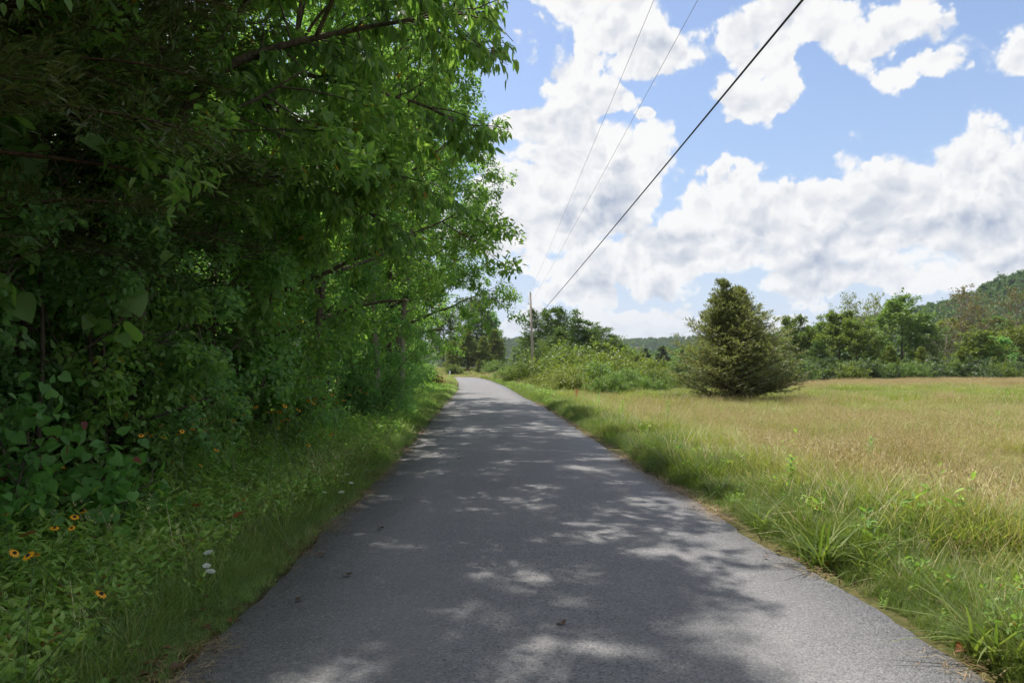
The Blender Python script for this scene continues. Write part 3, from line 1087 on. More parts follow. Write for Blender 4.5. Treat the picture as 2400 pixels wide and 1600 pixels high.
# young trees that fill the wall between shrubs and crowns
SAP = [bake(broadleaf(31, 6.2, 2.0, .12, 15, .14, 9000, 'leaf_wood', tr=.05, tmpl=T_oval(.6)), 'sapling_a'),
       bake(broadleaf(32, 5.6, 1.9, .10, 15, .11, 11000, 'leaf_dark', tr=.05, tmpl=T_oval(.7)), 'sapling_b')]
for i, (x, y, s, lb) in enumerate([
        (-4.6, 12.2, .80, 'sapling hiding the trunk of the first bright tree'), (-4.75, 7.9, .70, 'slim sapling nearest the camera in front of the overhanging tree'), (-4.9, 8.0, .72, 'sapling in front of the trunk of the overhanging tree'), (-4.5, 10.4, .85, 'sapling just beyond the trunk of the overhanging tree'),
        (-5.0, 12.3, .95, 'sapling between the overhanging tree and the light green shrub'), (-5.8, 6.3, .80, 'young tree at the left margin under the leaning cedar'),
        (-5.6, 10.8, 1.0, 'slender dark-leaved sapling above the heart-leaved redbud'), (-5.9, 14.6, 1.05, 'sapling rising behind the light green shrub'),
        (-6.4, 8.0, 1.1, 'shaded sapling below the leaning cedar trunk'), (-5.1, 21.0, 1.0, 'young tree left of the twin pale trunks'),
        (-6.2, 28.5, 1.1, 'young tree beyond the twin pale trunks'), (-6.8, 18.0, 1.2, 'sapling in the shade behind the olive shrub'),
        (-6.8, 38.0, 1.1, 'young tree in the distant part of the wood edge'), (-7.6, 46.0, 1.1, 'young tree close to the road bend')]):
    plant(SAP[i % 2], 'sapling', lb, 'tree', x, y, s, i * 1.3, group='saplings in the wood edge')


def split_tree(spec, name, label, cat, x, y, rz=0.0, s=1.0, group=None, nparts=300, leafname='leaf', crown='crown', trunk='trunk', z=None, score=None):
    """a near plant: the leaves that show largest are parts one by one, the rest one part"""
    z0 = (Hs(x, y) if z is None else z)
    c, sn = math.cos(rz), math.sin(rz)
    Pw = np.stack([(spec['P'][:, 0] * c - spec['P'][:, 1] * sn) * s + x, (spec['P'][:, 0] * sn + spec['P'][:, 1] * c) * s + y,
                   spec['P'][:, 2] * s + z0], -1)
    d = np.maximum(Pw[:, 1], .1)
    u, v = 1200 + FP * Pw[:, 0] / d, HZ - FP * (Pw[:, 2] - EYE) / d
    vis = (u > 0) & (u < 2400) & (v > 0) & (v < 1600) & (Pw[:, 1] > 1)
    big_ = spec['S'] / d * vis
    order = np.argsort(-big_)
    pick = order[:nparts][big_[order[:nparts]] > 0]
    rest = np.setdiff1d(np.arange(len(d)), pick)
    root = bpy.data.objects.new(name, None)
    C.objects.link(root)
    root.location = (x, y, z0)
    root.rotation_euler = (0, 0, rz)
    root.scale = (s, s, s)
    tag(root, label, cat, group)
    tr, cr = bake(spec, name, rest)
    link(trunk, tr, root)
    if len(rest):
        tag(link(crown, cr, root), kind='stuff')
    tv, tf, k = spec['tmpl']
    lm = mesh_np(name + '_leaf', tv, tf, k, spec['mat'], np.full(len(tv), .45))
    X, Y, Z = frames(spec['D'], spec['U'])
    for i in pick:
        mt = Matrix(np.concatenate([np.stack([X[i], Y[i], Z[i]], -1) * spec['S'][i], spec['P'][i][:, None]], 1).tolist() + [[0, 0, 0, 1]])
        o = bpy.data.objects.new(leafname, lm)
        C.objects.link(o)
        o.parent = root
        o.matrix_local = mt
    return root


# the overhanging hickory: an arching limb built by hand, long drooping leaves
def hickory():
    rng = np.random.default_rng(41)
    L1, L2, L3, A, AD = [], [], [], [], []
    tp = np.array([[0, 0, 0], [.1, .0, 1.6], [.05, .1, 3.2], [.35, .1, 4.4], [.2, .3, 6.0], [-.1, .5, 8.0], [0, .7, 10.2]])
    L1.append((tp, np.array([.17, .14, .125, .11, .09, .06, .03])))
    arms = [([.35, .1, 3.9], [[.75, -.1, 4.75], [1.25, -.25, 5.25], [1.9, -.3, 5.55], [2.8, -.2, 5.8], [3.9, .0, 6.1], [4.9, .2, 6.3]], .085),
            ([1.1, -.2, 5.1], [[1.25, -.1, 5.6], [1.6, .1, 6.3], [2.1, .3, 7.1], [2.7, .4, 7.8]], .045),
            ([.3, .2, 5.6], [[1.0, .5, 6.6], [1.9, .7, 7.4], [3.0, .8, 7.8], [3.9, .8, 7.7], [4.6, .6, 7.4]], .06),
            ([.1, .3, 7.0], [[.6, -.4, 8.0], [1.5, -1.0, 8.7], [2.1, -1.3, 8.8]], .05),
            ([.0, .5, 8.0], [[.4, 1.2, 8.8], [1.0, 1.9, 9.2], [1.7, 2.3, 9.4]], .045),
            ([.1, .3, 6.4], [[-.7, .6, 7.0], [-1.6, .6, 7.6], [-2.4, .5, 8.1]], .04),
            ([.0, .6, 9.0], [[.5, .2, 10.0], [.9, .0, 10.5]], .035),
            ([1.9, -.3, 5.55], [[2.5, .3, 5.55], [3.3, .9, 5.6], [4.1, 1.4, 5.6], [4.8, 1.9, 5.4]], .035),
            ([1.25, -.25, 5.25], [[1.7, .6, 5.3], [2.3, 1.3, 5.2], [3.0, 1.8, 4.9], [3.7, 2.3, 4.6]], .03),
            ([2.8, -.2, 5.8], [[3.4, -.7, 6.4], [4.0, -1.0, 6.7], [4.6, -1.2, 6.6]], .03),
            ([.1, .0, 3.4], [[.7, .7, 4.2], [1.5, 1.4, 4.6], [2.4, 2.0, 4.5], [3.2, 2.6, 4.1]], .035),
            ([1.6, .1, 6.3], [[2.4, -.6, 6.8], [3.3, -1.0, 7.2], [4.3, -1.1, 7.3]], .03),
            ([3.0, .8, 8.0], [[3.6, 1.6, 7.8], [4.3, 2.4, 7.5], [4.9, 3.0, 7.1]], .03)]
    for p0, rest_, r in arms:
        pts = np.array([p0] + rest_, float) * np.array([.87, 1, 1])
        t = np.linspace(0, 1, len(pts))
        tt = np.linspace(0, 1, 14)
        lp = np.stack([np.interp(tt, t, pts[:, i]) for i in range(3)], -1)
        lp[1:-1] = (lp[:-2] + 2 * lp[1:-1] + lp[2:]) / 4
        L2.append((lp, np.linspace(r, .012, 14)))
        Ltot = np.linalg.norm(np.diff(lp, axis=0), axis=1).sum()
        ns = int(Ltot * 8.0)
        for j in range(ns):
            s = .22 + .78 * (j + rng.uniform(0, 1)) / ns
            q, dd = at_line(lp, min(s, .995))
            sd = norm(dd * .7 + rand_unit(rng, 1)[0] * np.array([.9, .9, .6]) + np.array([0, 0, .05]))
            SL = rng.uniform(.5, 1.15)
            spl = poly(rng, q, sd, SL, 4, -.55, .16)
            L3.append((spl, np.linspace(.012, .004, 5)))
            for w in np.linspace(.25, 1, 7):
                q2, d2 = at_line(spl, min(w, .99))
                td = norm(d2 * .6 + rand_unit(rng, 1)[0] * .6 + np.array([0, 0, -.35]))
                A.append(q2 + td * rng.uniform(.02, .2))
                AD.append(td)
    A, AD = np.array(A), np.array(AD)
    per = 6
    idx = np.repeat(np.arange(len(A)), per)
    n = len(idx)
    fan_ = np.tile(np.linspace(-1, 1, per), len(A))[:, None]
    sidev = norm(np.cross(AD[idx], rand_unit(rng, len(A))[idx]))
    P = A[idx] + rng.normal(0, .03, (n, 3))
    D = norm(AD[idx] * .7 + sidev * fan_ * .9 + np.array([0, 0, -.75]) + rng.normal(0, .15, (n, 3)))
    U = norm(rand_unit(rng, n) * .5 + np.array([.1, -.5, .7]))
    S = .165 * rng.uniform(.65, 1.25, n)
    ok = (P[:, 0] + .31 * P[:, 2] < 7.2) & (P[:, 0] < 4.75 + rng.normal(0, .15, n))  # leaves culled along the sun's slope to bound the shadow, and at the outline
    P, D, U, S = P[ok], D[ok], U[ok], S[ok]
    return dict(lines=[(L1, 9), (L2, 6), (L3, 4)], P=P, D=D, U=U, S=S, tmpl=T_oval(.40, .07, .18), mat='leaf_bright', bark='bark', rng=rng)


split_tree(hickory(), 'hickory_tree', 'tree with the thick arching limb and long drooping leaves reaching over the road', 'tree', -4.85, 8.6, crown='crown')

# big-leaved sapling in the shade at the left
sp_ = broadleaf(51, 4.6, 1.5, .35, 10, .24, 520, 'leaf_wood', tr=.035, tmpl=T_heart(), twigs=3, sub=1.5, droop=.7, clump=.1)
split_tree(sp_, 'large_leaved_sapling', 'sapling with single very large rounded leaves in the left shade', 'tree', -4.95, 7.2, .5)
# redbud with heart-shaped leaves at the left margin
sp_ = shrub(52, 1.30, 1.15, 16, .105, 2200, 'leaf_redbud', tmpl=T_heart(), droop=.8, clump=.12)
split_tree(sp_, 'redbud_shrub', 'low shrub with broad heart-shaped leaves at the left margin above the weeds', 'shrub', -4.45, 6.1, .3, crown='foliage', trunk='stems')

# dark conifer with a leaning trunk at the top left
NEED = T_diamond(.22, .03)
sp_ = conifer(61, 11, 3.0, 95, .28, 'leaf_needle_dark', 'bark_red', leaf=.10, nleaf=76000, elev=(30, -12), tmpl=NEED, tr=.17,
              prof=lambda f: (1.02 - f) ** .5, fan=.45, jit=.07, sag=-.35, flat=.9, side=9)
pr_ = bake(sp_, 'shade_cedar')
plant(pr_, 'cedar_tree', 'dark drooping cedar with a leaning reddish trunk at the top left corner', 'tree', -4.75, 6.2, 1.0, 0.4, tilt=(0, math.radians(-7)), group=None)
plant(pr_, 'cedar_tree', 'second dark cedar whose bare twigs cross the upper left shade', 'tree', -5.6, 7.9, 1.0, 2.6, tilt=(0, math.radians(4)))

# ------------------------------------------------------------------ the lone cedar in the meadow
sp_ = conifer(71, 6.2, 3.35, 300, .03, 'leaf_cedar', 'bark_red', leaf=.18, nleaf=70000, elev=(34, 9), tmpl=T_diamond(.30, .05), tr=.17,
              prof=lambda f: float(np.interp(f, [0, .1, .3, .5, .7, .85, 1], [.95, 1, .92, .74, .50, .30, .03])), tops=[(-1.0, .1, 1.12), (.45, -.1, 1.07), (.9, .3, .80)], fan=.32, jit=.07, sag=.25, flat=.55, side=9, vary=(.72, 1.18))
cedar = plant(bake(sp_, 'lone_cedar'), 'cedar_tree', 'lone olive-brown cedar with a ragged double top standing in the meadow', 'tree',
              (1718 - 1200) / FP * 38, 38, 1.0, .7)

# ------------------------------------------------------------------ far trees and bushes
def PX(px, d):
    return (px - 1200) / FP * d


FARB = {}
for key, mt, sd in (('green', 'leaf_far_green', 81), ('mid', 'leaf_far_mid', 82), ('yellow', 'leaf_far_yellow', 83), ('silver', 'leaf_silver', 84), ('dark', 'leaf_dark', 88)):
    FARB[key] = bake(broadleaf(sd, 10, 4.0, .10, 22, .30, 9500, mt, tr=.16, tmpl=T_diamond(.7), clump=.22), 'far_' + key)
FARB['sparse'] = bake(broadleaf(85, 12, 4.6, .38, 15, .26, 1900, 'leaf_far_brown', 'bark_pale', tr=.2, tmpl=T_diamond(.6), clump=.16), 'far_sparse')
FARB['airy'] = bake(broadleaf(86, 12, 4.4, .45, 15, .28, 2100, 'leaf_far_yellow', 'bark_pale', tr=.18, tmpl=T_diamond(.6), clump=.16), 'far_airy')
FARB['snag'] = bake(broadleaf(87, 9, 4.0, .30, 13, .22, 700, 'leaf_silver', 'bark_pale', tr=.2, tmpl=T_diamond(.6)), 'far_snag')
FARB['pine'] = bake(conifer(91, 12, 3.6, 90, .16, 'leaf_pine', leaf=.42, nleaf=9000, elev=(30, 0), tmpl=T_diamond(.35), whorl=15, jit=.16,
                            prof=lambda f: (1.04 - f) ** .6, flat=.6), 'far_pine')
FARB['pine2'] = bake(conifer(92, 12, 4.3, 80, .22, 'leaf_pine', leaf=.42, nleaf=8500, elev=(28, 2), tmpl=T_diamond(.35), whorl=12, jit=.18,
                             prof=lambda f: (1.05 - f) ** .45, flat=.6), 'far_pine2')
FARB['cedar'] = bake(conifer(93, 8, 2.3, 130, .02, 'leaf_olive', 'bark_red', leaf=.30, nleaf=9000, elev=(55, 25), tmpl=T_diamond(.4), jit=.13,
                             prof=lambda f: (1.0 - f) ** .7), 'far_cedar')
FARB['spruce'] = bake(conifer(94, 12, 3.0, 120, .04, 'leaf_needle_dark', leaf=.45, nleaf=8000, elev=(15, -10), tmpl=T_diamond(.45), jit=.16,
                              prof=lambda f: (1.0 - f) ** .9), 'far_spruce')
FARS = [bake(shrub(101, 2.6, 2.3, 22, .13, 11000, 'leaf_far_green', tmpl=T_diamond(.75), clump=.2), 'bush_a'),
        bake(shrub(102, 2.4, 2.2, 22, .12, 11000, 'leaf_far_mid', tmpl=T_diamond(.7), clump=.2), 'bush_b'),
        bake(shrub(103, 2.2, 2.1, 22, .12, 8500, 'leaf_far_yellow', tmpl=T_diamond(.6), clump=.22), 'bush_c'),
        bake(shrub(104, 2.2, 2.4, 18, .20, 4200, 'leaf_silver', tmpl=T_diamond(.7), clump=.2), 'bush_d'),
        bake(shrub(105, 1.7, 1.3, 16, .16, 2600, 'leaf_rust', tmpl=T_diamond(.7), clump=.2), 'bush_e')]
HT = {'green': 10, 'mid': 10, 'yellow': 10, 'silver': 10, 'dark': 10, 'sparse': 12.3, 'airy': 12.3, 'snag': 9.5, 'pine': 12, 'pine2': 12, 'cedar': 8, 'spruce': 12}


def far(key, px, top, d, label, wide=1.0, group=None, rz=None, name=None):
    x = PX(px, d)
    z = Hs(x, d)
    h = EYE + (HZ - top) / FP * d - z
    s = h / HT[key]
    nm = name or {'pine': 'pine_tree', 'pine2': 'pine_tree', 'cedar': 'cedar_tree', 'spruce': 'spruce_tree'}.get(key, 'broadleaf_tree')
    return plant(FARB[key], nm, label, 'tree', x, d, s * wide, (px * .37) % 6.28 if rz is None else rz, group, sz=s)


def bush(k, px, top, d, label, wide=1.0, group=None, name='bush'):
    x = PX(px, d)
    z = Hs(x, d)
    hgt = [2.6, 2.4, 2.2, 2.2, 1.7][k]
    s = (EYE + (HZ - top) / FP * d - z) / hgt / 1.02
    return plant(FARS[k], name, label, 'shrub', x, d, s * wide, (px * .61) % 6.28, group, sz=s, crown='foliage', trunk='stems')


# beyond the bend, left of the pole
G = 'trees beyond the road bend'
far('pine', 1128, 690, 215, 'tallest dark pine beyond the road bend, close against the wood edge', .9, G)
far('pine2', 1098, 705, 225, 'tall pine behind the road bend with its lower half hidden', 1.0, G)
far('cedar', 1096, 772, 200, 'pointed yellow-green cedar beyond the road bend', 1.3, G)
far('cedar', 1132, 790, 198, 'middle one of the pointed cedars beyond the road bend', 1.3, G)
far('cedar', 1158, 775, 206, 'right-hand pointed cedar beyond the road bend', 1.4, G)
far('mid', 1165, 785, 222, 'green tree sloping down behind the pointed cedars', .8, G)
far('cedar', 1122, 842, 190, 'small young cedar standing on the sunny bank', 1.3, G)
far('cedar', 1062, 800, 196, 'cedar half hidden by the wood edge beyond the bend', 1.4, G)
far('mid', 1040, 740, 215, 'tree beyond the bend mostly covered by the wood edge', 1.0, G)
far('dark', 1150, 745, 235, 'dark tree rising behind the pointed cedars', .8, G)
bush(1, 1163, 845, 188, 'low green bush on the sunny bank right of the young cedar', 1.5, 'bushes around the bend')
bush(0, 1062, 853, 186, 'low pale bush on the bank behind the white marker', 1.2, 'bushes around the bend')
far('mid', 1226, 808, 260, 'round tree between the two utility poles', 1.2, None)
far('green', 1247, 838, 180, 'small bright tree at the foot of the near utility pole', 1.2, None)

# pines right of the pole
G = 'pines behind the near utility pole'
for px, tp_, d, lb, kk, w in [
        (1262, 733, 108, 'pine directly right of the near utility pole', 'pine2', .9), (1292, 727, 112, 'highest pine of the group behind the utility pole', 'pine', 1.05),
        (1330, 732, 115, 'flat-topped pine third from the utility pole', 'pine2', .9), (1355, 752, 110, 'pine in the middle of the sloping pine group', 'pine', 1.1),
        (1385, 758, 116, 'pine with upright tip near the low end of the group', 'pine', 1.0), (1410, 775, 110, 'broad low pine near the end of the pine group', 'pine2', 1.0),
        (1438, 788, 112, 'last pine at the low end of the group', 'pine', 1.1), (1312, 770, 104, 'pine standing in front of the highest pine', 'pine', 1.1),
        (1275, 800, 100, 'small pine low at the front of the pine group', 'pine2', 1.2)]:
    far(kk, px, tp_, d, lb, w, G)

G = 'bushes between the road and the meadow'
for k_, px, tp_, d, lb, w in [
        (0, 1290, 810, 84, 'tall bright sumac bush beside the utility pole', .55), (1, 1325, 815, 78, 'green bush in front of the pines', .75),
        (0, 1365, 805, 74, 'rounded bush in front of the sloping pines', 1.2), (0, 1418, 822, 62, 'highest bright bush of the long thicket', 1.3),
        (2, 1455, 832, 60, 'yellowish bush in the middle of the thicket', 1.2), (0, 1490, 845, 58, 'bright bush on the right half of the thicket', 1.2),
        (1, 1398, 850, 52, 'darker bush at the front of the thicket', 1.2), (0, 1530, 862, 56, 'bush near the right end of the thicket', 1.1),
        (0, 1562, 878, 54, 'low rounded bush at the right end of the thicket', 1.0), (1, 1470, 866, 50, 'dense green bush low in the thicket front', 1.2),
        (2, 1335, 858, 50, 'yellow-green bush behind the tall roadside grass', 1.2), (2, 1302, 864, 56, 'feathery yellow-green bush beside the grass verge', 1.2),
        (0, 1222, 845, 78, 'dark leafy bush standing alone near the road', .9), (1, 1432, 880, 46, 'low bush touching the meadow grass', 1.2),
        (1, 1520, 885, 48, 'low dark bush at the meadow edge', 1.1), (2, 1256, 876, 62, 'low yellowish bush between road and thicket', 1.1),
        (1, 1195, 862, 105, 'low scrub beside the road bend', 1.5), (2, 1380, 835, 66, 'olive bush behind the darker one', 1.2)]:
    bush(k_, px, tp_, d, lb, w, G)
bush(4, 1019, 873, 62, 'rust-brown dead bush at the end of the wood edge', 1.0, None)

# valley, between the thicket and the cedar
far('spruce', 1512, 818, 205, 'left one of two dark conifers in the valley', 1.5, 'dark conifers in the valley')
far('spruce', 1551, 812, 200, 'right one of two dark conifers in the valley', 1.5, 'dark conifers in the valley')
G = 'trees in the valley'
for kk, px, tp_, d, lb, w in [
        ('green', 1492, 842, 150, 'bright tree showing just above the thicket', 1.2), ('mid', 1600, 835, 135, 'green tree left of the lone cedar', 1.0),
        ('dark', 1628, 826, 145, 'dark tree partly hidden by the lone cedar', 1.0), ('mid', 1580, 862, 130, 'low tree at the valley rim beside the thicket', 1.3),
        ('green', 1535, 858, 120, 'small bright tree behind the right end of the thicket', 1.2), ('mid', 1465, 828, 190, 'distant tree at the end of the pine group', 1.2),
        ('mid', 1690, 800, 150, 'tree hidden behind the lone cedar', 1.2), ('mid', 1750, 815, 140, 'tree right behind the lone cedar', 1.2)]:
    far(kk, px, tp_, d, lb, w, G)

# tree line at the far side of the meadow
G = 'tree line beyond the meadow'
for kk, px, tp_, d, lb, w in [
        ('green', 1862, 762, 104, 'bright green tree right of the lone cedar', .85), ('green', 1965, 752, 100, 'tall bright green tree with layered foliage', 1.0),
        ('green', 2010, 768, 96, 'bright tree beneath the airy pale-trunked tree', 1.0), ('mid', 1925, 775, 108, 'green tree between the two bright ones', .9),
        ('mid', 2115, 722, 112, 'large rounded grey-green tree in the middle of the tree line', 1.05), ('airy', 1998, 716, 122, 'airy pale-branched tree standing above the tree line', .9),
        ('airy', 2052, 718, 126, 'second airy tree with forked pale limbs', .9), ('sparse', 2255, 700, 118, 'brownish sparse tree with spreading bare limbs', 1.25),
        ('sparse', 2380, 702, 120, 'brownish sparse tree at the right margin', 1.2), ('sparse', 2300, 742, 112, 'smaller brown sparse tree beside the spreading one', 1.2),
        ('snag', 2218, 782, 98, 'half-dead tree with bleached twigs', 1.3), ('green', 2290, 792, 95, 'bright green tree low beneath the sparse brown trees', 1.2),
        ('mid', 2180, 780, 110, 'green tree behind the bleached one', 1.0), ('dark', 2340, 800, 96, 'dark tree near the right margin', 1.0),
        ('yellow', 2375, 782, 100, 'yellow-green tree at the right margin', 1.0), ('mid', 1832, 800, 110, 'low tree emerging from behind the lone cedar', 1.1),
        ('pine', 1920, 800, 96, 'dark layered pine in front of the bright trees', 1.3), ('cedar', 2085, 812, 92, 'dark olive cedar mound in the front row', 1.35),
        ('cedar', 2160, 815, 92, 'dark cedar right of the cedar mound', 1.25), ('cedar', 2250, 822, 91, 'low dark cedar under the bleached tree', 1.25),
        ('cedar', 2330, 838, 90, 'small dark cedar near the right end', 1.25), ('mid', 2040, 790, 104, 'green tree behind the cedar mound', 1.0),
        ('sparse', 2410, 770, 106, 'sparse tree cut by the right margin', 1.2), ('mid', 2450, 770, 100, 'green tree cut by the right margin', 1.2),
        ('yellow', 2225, 765, 125, 'olive tree behind the sparse brown tree', 1.2), ('mid', 2330, 765, 125, 'olive-green tree behind the dark one', 1.2),
        ('mid', 1895, 805, 118, 'dim green tree filling the gap beside the pine', 1.2)]:
    far(kk, px, tp_, d, lb, w * (1.25 if kk in ('green', 'mid', 'dark', 'yellow') else 1.0), G)
G = 'bushes along the foot of the tree line'
words = ['first', 'second', 'third', 'fourth', 'fifth', 'sixth', 'seventh', 'eighth', 'ninth', 'tenth', 'eleventh', 'twelfth']
for i, px in enumerate([1840, 1885, 1935, 1985, 2035, 2085, 2135, 2185, 2235, 2290, 2345, 2400]):
    kk = [3, 1, 3, 0, 3, 1, 1, 3, 1, 3, 0, 3][i]
    bush(kk, px, [845, 852, 848, 850, 848, 852, 850, 845, 850, 848, 850, 846][i], 88 + (i % 3),
         ('pale silvery' if kk == 3 else 'green') + ' bush at the foot of the tree line, ' + words[i] + ' from the lone cedar', 1.3, G)

# ------------------------------------------------------------------ grass, weeds, litter
def clump_grass(seed, n, rad, hmin, hmax, w, mat, spread=.5, bendr=(.2, .9), k=5):
    rng = np.random.default_rng(seed)
    VV, FF, RR_, b = [], [], [], 0
    for q in range(k):
        tm = T_blade(rng.uniform(*bendr), w)
        m = max(1, n // k)
        a, r = rng.uniform(0, 2 * PI, m), rad * np.sqrt(rng.random(m))
        P = np.stack([np.cos(a) * r, np.sin(a) * r, np.zeros(m) - .02], -1)
        a2 = rng.uniform(0, 2 * PI, m)
        hd = np.stack([np.cos(a2), np.sin(a2), np.zeros(m)], -1)
        D = norm(hd * rng.uniform(.05, spread, (m, 1)) + np.array([0, 0, 1.0]))
        U = norm(-hd + np.array([0, 0, .3]))
        S = rng.uniform(hmin, hmax, m)
        v, f, r_ = leaves_np(tm, P, D, U, S, rng, width=(.5 * (hmin + hmax)) / S)
        VV.append(v); FF.append(f + b); RR_.append(r_)
        b += len(v)
    return mesh_np('grass_clump', np.concatenate(VV), np.concatenate(FF), 3, mat, np.concatenate(RR_))


def clump_straw(seed, n, rad, hmin, hmax, w=.006):
    """dry stems carrying loose seed heads"""
    rng = np.random.default_rng(seed)
    VV, FF, RR_, b = [], [], [], 0
    for i in range(n):
        a, r = rng.uniform(0, 2 * PI), rad * math.sqrt(rng.random())
        p = np.array([math.cos(a) * r, math.sin(a) * r, 0])
        h = rng.uniform(hmin, hmax)
        hd = rand_unit(rng, 1)[0] * np.array([1, 1, 0])
        D = norm(np.array([[0, 0, 1.0]]) + hd * rng.uniform(.05, .35))
        v, f, r_ = leaves_np(T_blade(rng.uniform(.05, .3), w / h), p[None], D, np.array([[-hd[0], -hd[1], .3]]), [h], rng)
        VV.append(v); FF.append(f + b); RR_.append(r_); b += len(v)
        tip = v[8]
        m = 8
        P = p + (tip - p) * rng.uniform(.70, 1.0, (m, 1)) + rng.normal(0, .007, (m, 3))
        DD = norm(rand_unit(rng, m) * .6 + np.array([0, 0, 1.0]))
        v, f, r_ = leaves_np(T_diamond(.28, .05), P, DD, rand_unit(rng, m), rng.uniform(.016, .036, m) * (w / .004) ** .5, rng)
        VV.append(v); FF.append(f + b); RR_.append(r_); b += len(v)
    return mesh_np('straw_clump', np.concatenate(VV), np.concatenate(FF), 3, 'grass_tan', np.concatenate(RR_))


def clump_weed(seed, n, rad, h, leaf, tmpl, mat='weed', up=.9, pairs=6):
    rng = np.random.default_rng(seed)
    P, D = [], []
    for i in range(n):
        a, r = rng.uniform(0, 2 * PI), rad * math.sqrt(rng.random())
        p = np.array([math.cos(a) * r, math.sin(a) * r, 0])
        hd = rand_unit(rng, 1)[0] * np.array([1, 1, 0]) * .4
        hh = h * rng.uniform(.5, 1.1)
        for j in range(pairs):
            t = (j + .6) / pairs
            c = p + (np.array([0, 0, 1.0]) + hd * t) * hh * t
            for q in (0, 1):
                aa = j * 1.57 + q * PI + rng.uniform(-.4, .4)
                P.append(c)
                D.append([math.cos(aa), math.sin(aa), rng.uniform(-.4, 1.1)])
    P, D = np.array(P), norm(np.array(D))
    U = norm(rand_unit(rng, len(P)) * .65 + np.array([0, 0, up]))
    S = leaf * rng.uniform(.55, 1.25, len(P))
    v, f, r = leaves_np(tmpl, P, D, U, S, rng)
    if tmpl[2] == 4:
        f = np.concatenate([f[:, [0, 1, 2]], f[:, [0, 2, 3]]])
    return mesh_np('weed_clump', v, f, 3, mat, r)


GV = [clump_grass(1, 40, .14, .14, .34, .020, 'grass_shade', .7), clump_grass(2, 40, .14, .18, .42, .018, 'grass_green', .6),
      clump_grass(3, 30, .16, .25, .60, .016, 'grass_lime', .6, (.2, 1.0)), clump_straw(4, 8, .18, .36, .66, .0035),
      clump_weed(5, 5, .13, .30, .060, T_oval(.5)), clump_weed(6, 6, .15, .18, .045, T_oval(.75)), clump_weed(7, 4, .12, .48, .080, T_oval(.32), pairs=9),
      clump_grass(8, 30, .15, .10, .24, .018, 'grass_shade', 1.1), clump_weed(9, 4, .12, .22, .085, T_oval(.55)),
      clump_grass(10, 22, .18, .30, .66, .0085, 'grass_tan', .75, (.1, .8))]
# wide, coarse clumps for the distance
GF = [clump_grass(11, 70, .45, .22, .50, .034, 'grass_green', .5), clump_grass(12, 60, .45, .28, .66, .034, 'grass_lime', .55), clump_straw(13, 40, .48, .40, .68, .007),
      clump_weed(14, 14, .42, .45, .12, T_diamond(.5), mat='weed'),
      clump_grass(15, 44, .46, .34, .66, .015, 'grass_tan', .7, (.1, .8))]


def scatter_zone(name, rng, n, ylo, yhi, xfun, variants, pick, power=1.0, scale=(.8, 1.2)):
    """n points between ylo and yhi, xfun(y) -> (x0, x1); pick(x, y, rng) -> variant, scale factor, keep"""
    u = rng.random(n)
    y = ylo + (yhi - ylo) * u ** power
    x0, x1 = xfun(y)
    x = x0 + (x1 - x0) * rng.random(n)
    var, sf, keep = pick(x, y, rng)
    x, y, var, sf = x[keep], y[keep], var[keep], sf[keep]
    pts = np.stack([x, y, H(x, y)], -1)
    instancer(name, pts, rng.uniform(0, 6.28, len(x)), rng.uniform(*scale, len(x)) * sf, var, variants,
              tilt=(rng.normal(0, .08, len(x)), rng.normal(0, .08, len(x))))


def choose(rng, probs):
    """probs (k, n) -> index per point"""
    p = np.maximum(np.array(probs), 0)
    c = np.cumsum(p, 0)
    r = rng.random(p.shape[1]) * c[-1]
    return (r[None] > c).sum(0)


def meadow_pick(x, y, rng):
    r = x - xr(y)
    a = fbm(x * .22, y * .10, 21)
    verge = smooth(2.2, .8, r + (a - .5) * 2)
    tan = smooth(.44, .54, fbm(x * .30 + 4, y * .12, 31)) * (1 - verge)
    bandg = smooth(22, 30, y) * smooth(52, 40, y) * .45
    z = np.zeros(len(x))
    pr = [z, .15 + 1.6 * verge, (1 - verge) * (.75 + bandg * 1.4), (1 - verge) * (.05 + .18 * tan) * (1 - bandg), .012 + .05 * verge, z + .008, z + .001, .35 * verge, z + .006, (1 - verge) * (.18 + .36 * tan) * (1 - bandg) + .05 * verge]
    var = choose(rng, pr)
    edge = np.clip(r / .5, .45, 1) * (1 + .3 * smooth(.3, .8, r) * smooth(2.6, 1.4, r))
    sf = edge * (.66 + .55 * smooth(.35, .65, fbm(x * .9, y * .6, 23))) * (1 - .12 * verge)
    keep = (r > .07 + rng.random(len(x)) * .13 + .10 * fbm(y * 1.3, y * 0, 77))
    return var, sf, keep


rg = np.random.default_rng(301)
scatter_zone('meadow_grass', rg, 26000, 1.6, 13, lambda y: (xr(y), np.maximum(xr(y) + 1.5, y * .80 + 1.0)), GV, meadow_pick, .62)
scatter_zone('meadow_grass', rg, 36000, 12.5, 34, lambda y: (xr(y), y * .80 + 1.0), GV, meadow_pick, .75, (.9, 1.35))


def meadow_far(x, y, rng):
    r = x - xr(y)
    verge = smooth(3.0, 1.2, r + (fbm(x * .3, y * .1, 4) - .5) * 2)
    g = fbm(x * .10, y * .05, 21)
    tan = smooth(.43, .54, fbm(x * .16 + 4, y * .07, 31))
    band = smooth(34, 40, y) * smooth(62, 50, y)
    top = smooth(58, 72, y)
    pr = [.05 + 2 * verge, (1 - verge) * (.8 + .9 * band) * (1 - .75 * top), (1 - verge) * (.05 + .16 * tan + .5 * top) * (1 - .7 * band), .004 + .05 * verge,
          (1 - verge) * (.10 + .28 * tan + .7 * top) * (1 - .6 * band)]
    return choose(rng, pr), np.clip(r / .8, .5, 1) * (.68 + .55 * smooth(.35, .65, fbm(x * .5, y * .3, 23))), (r > .1)


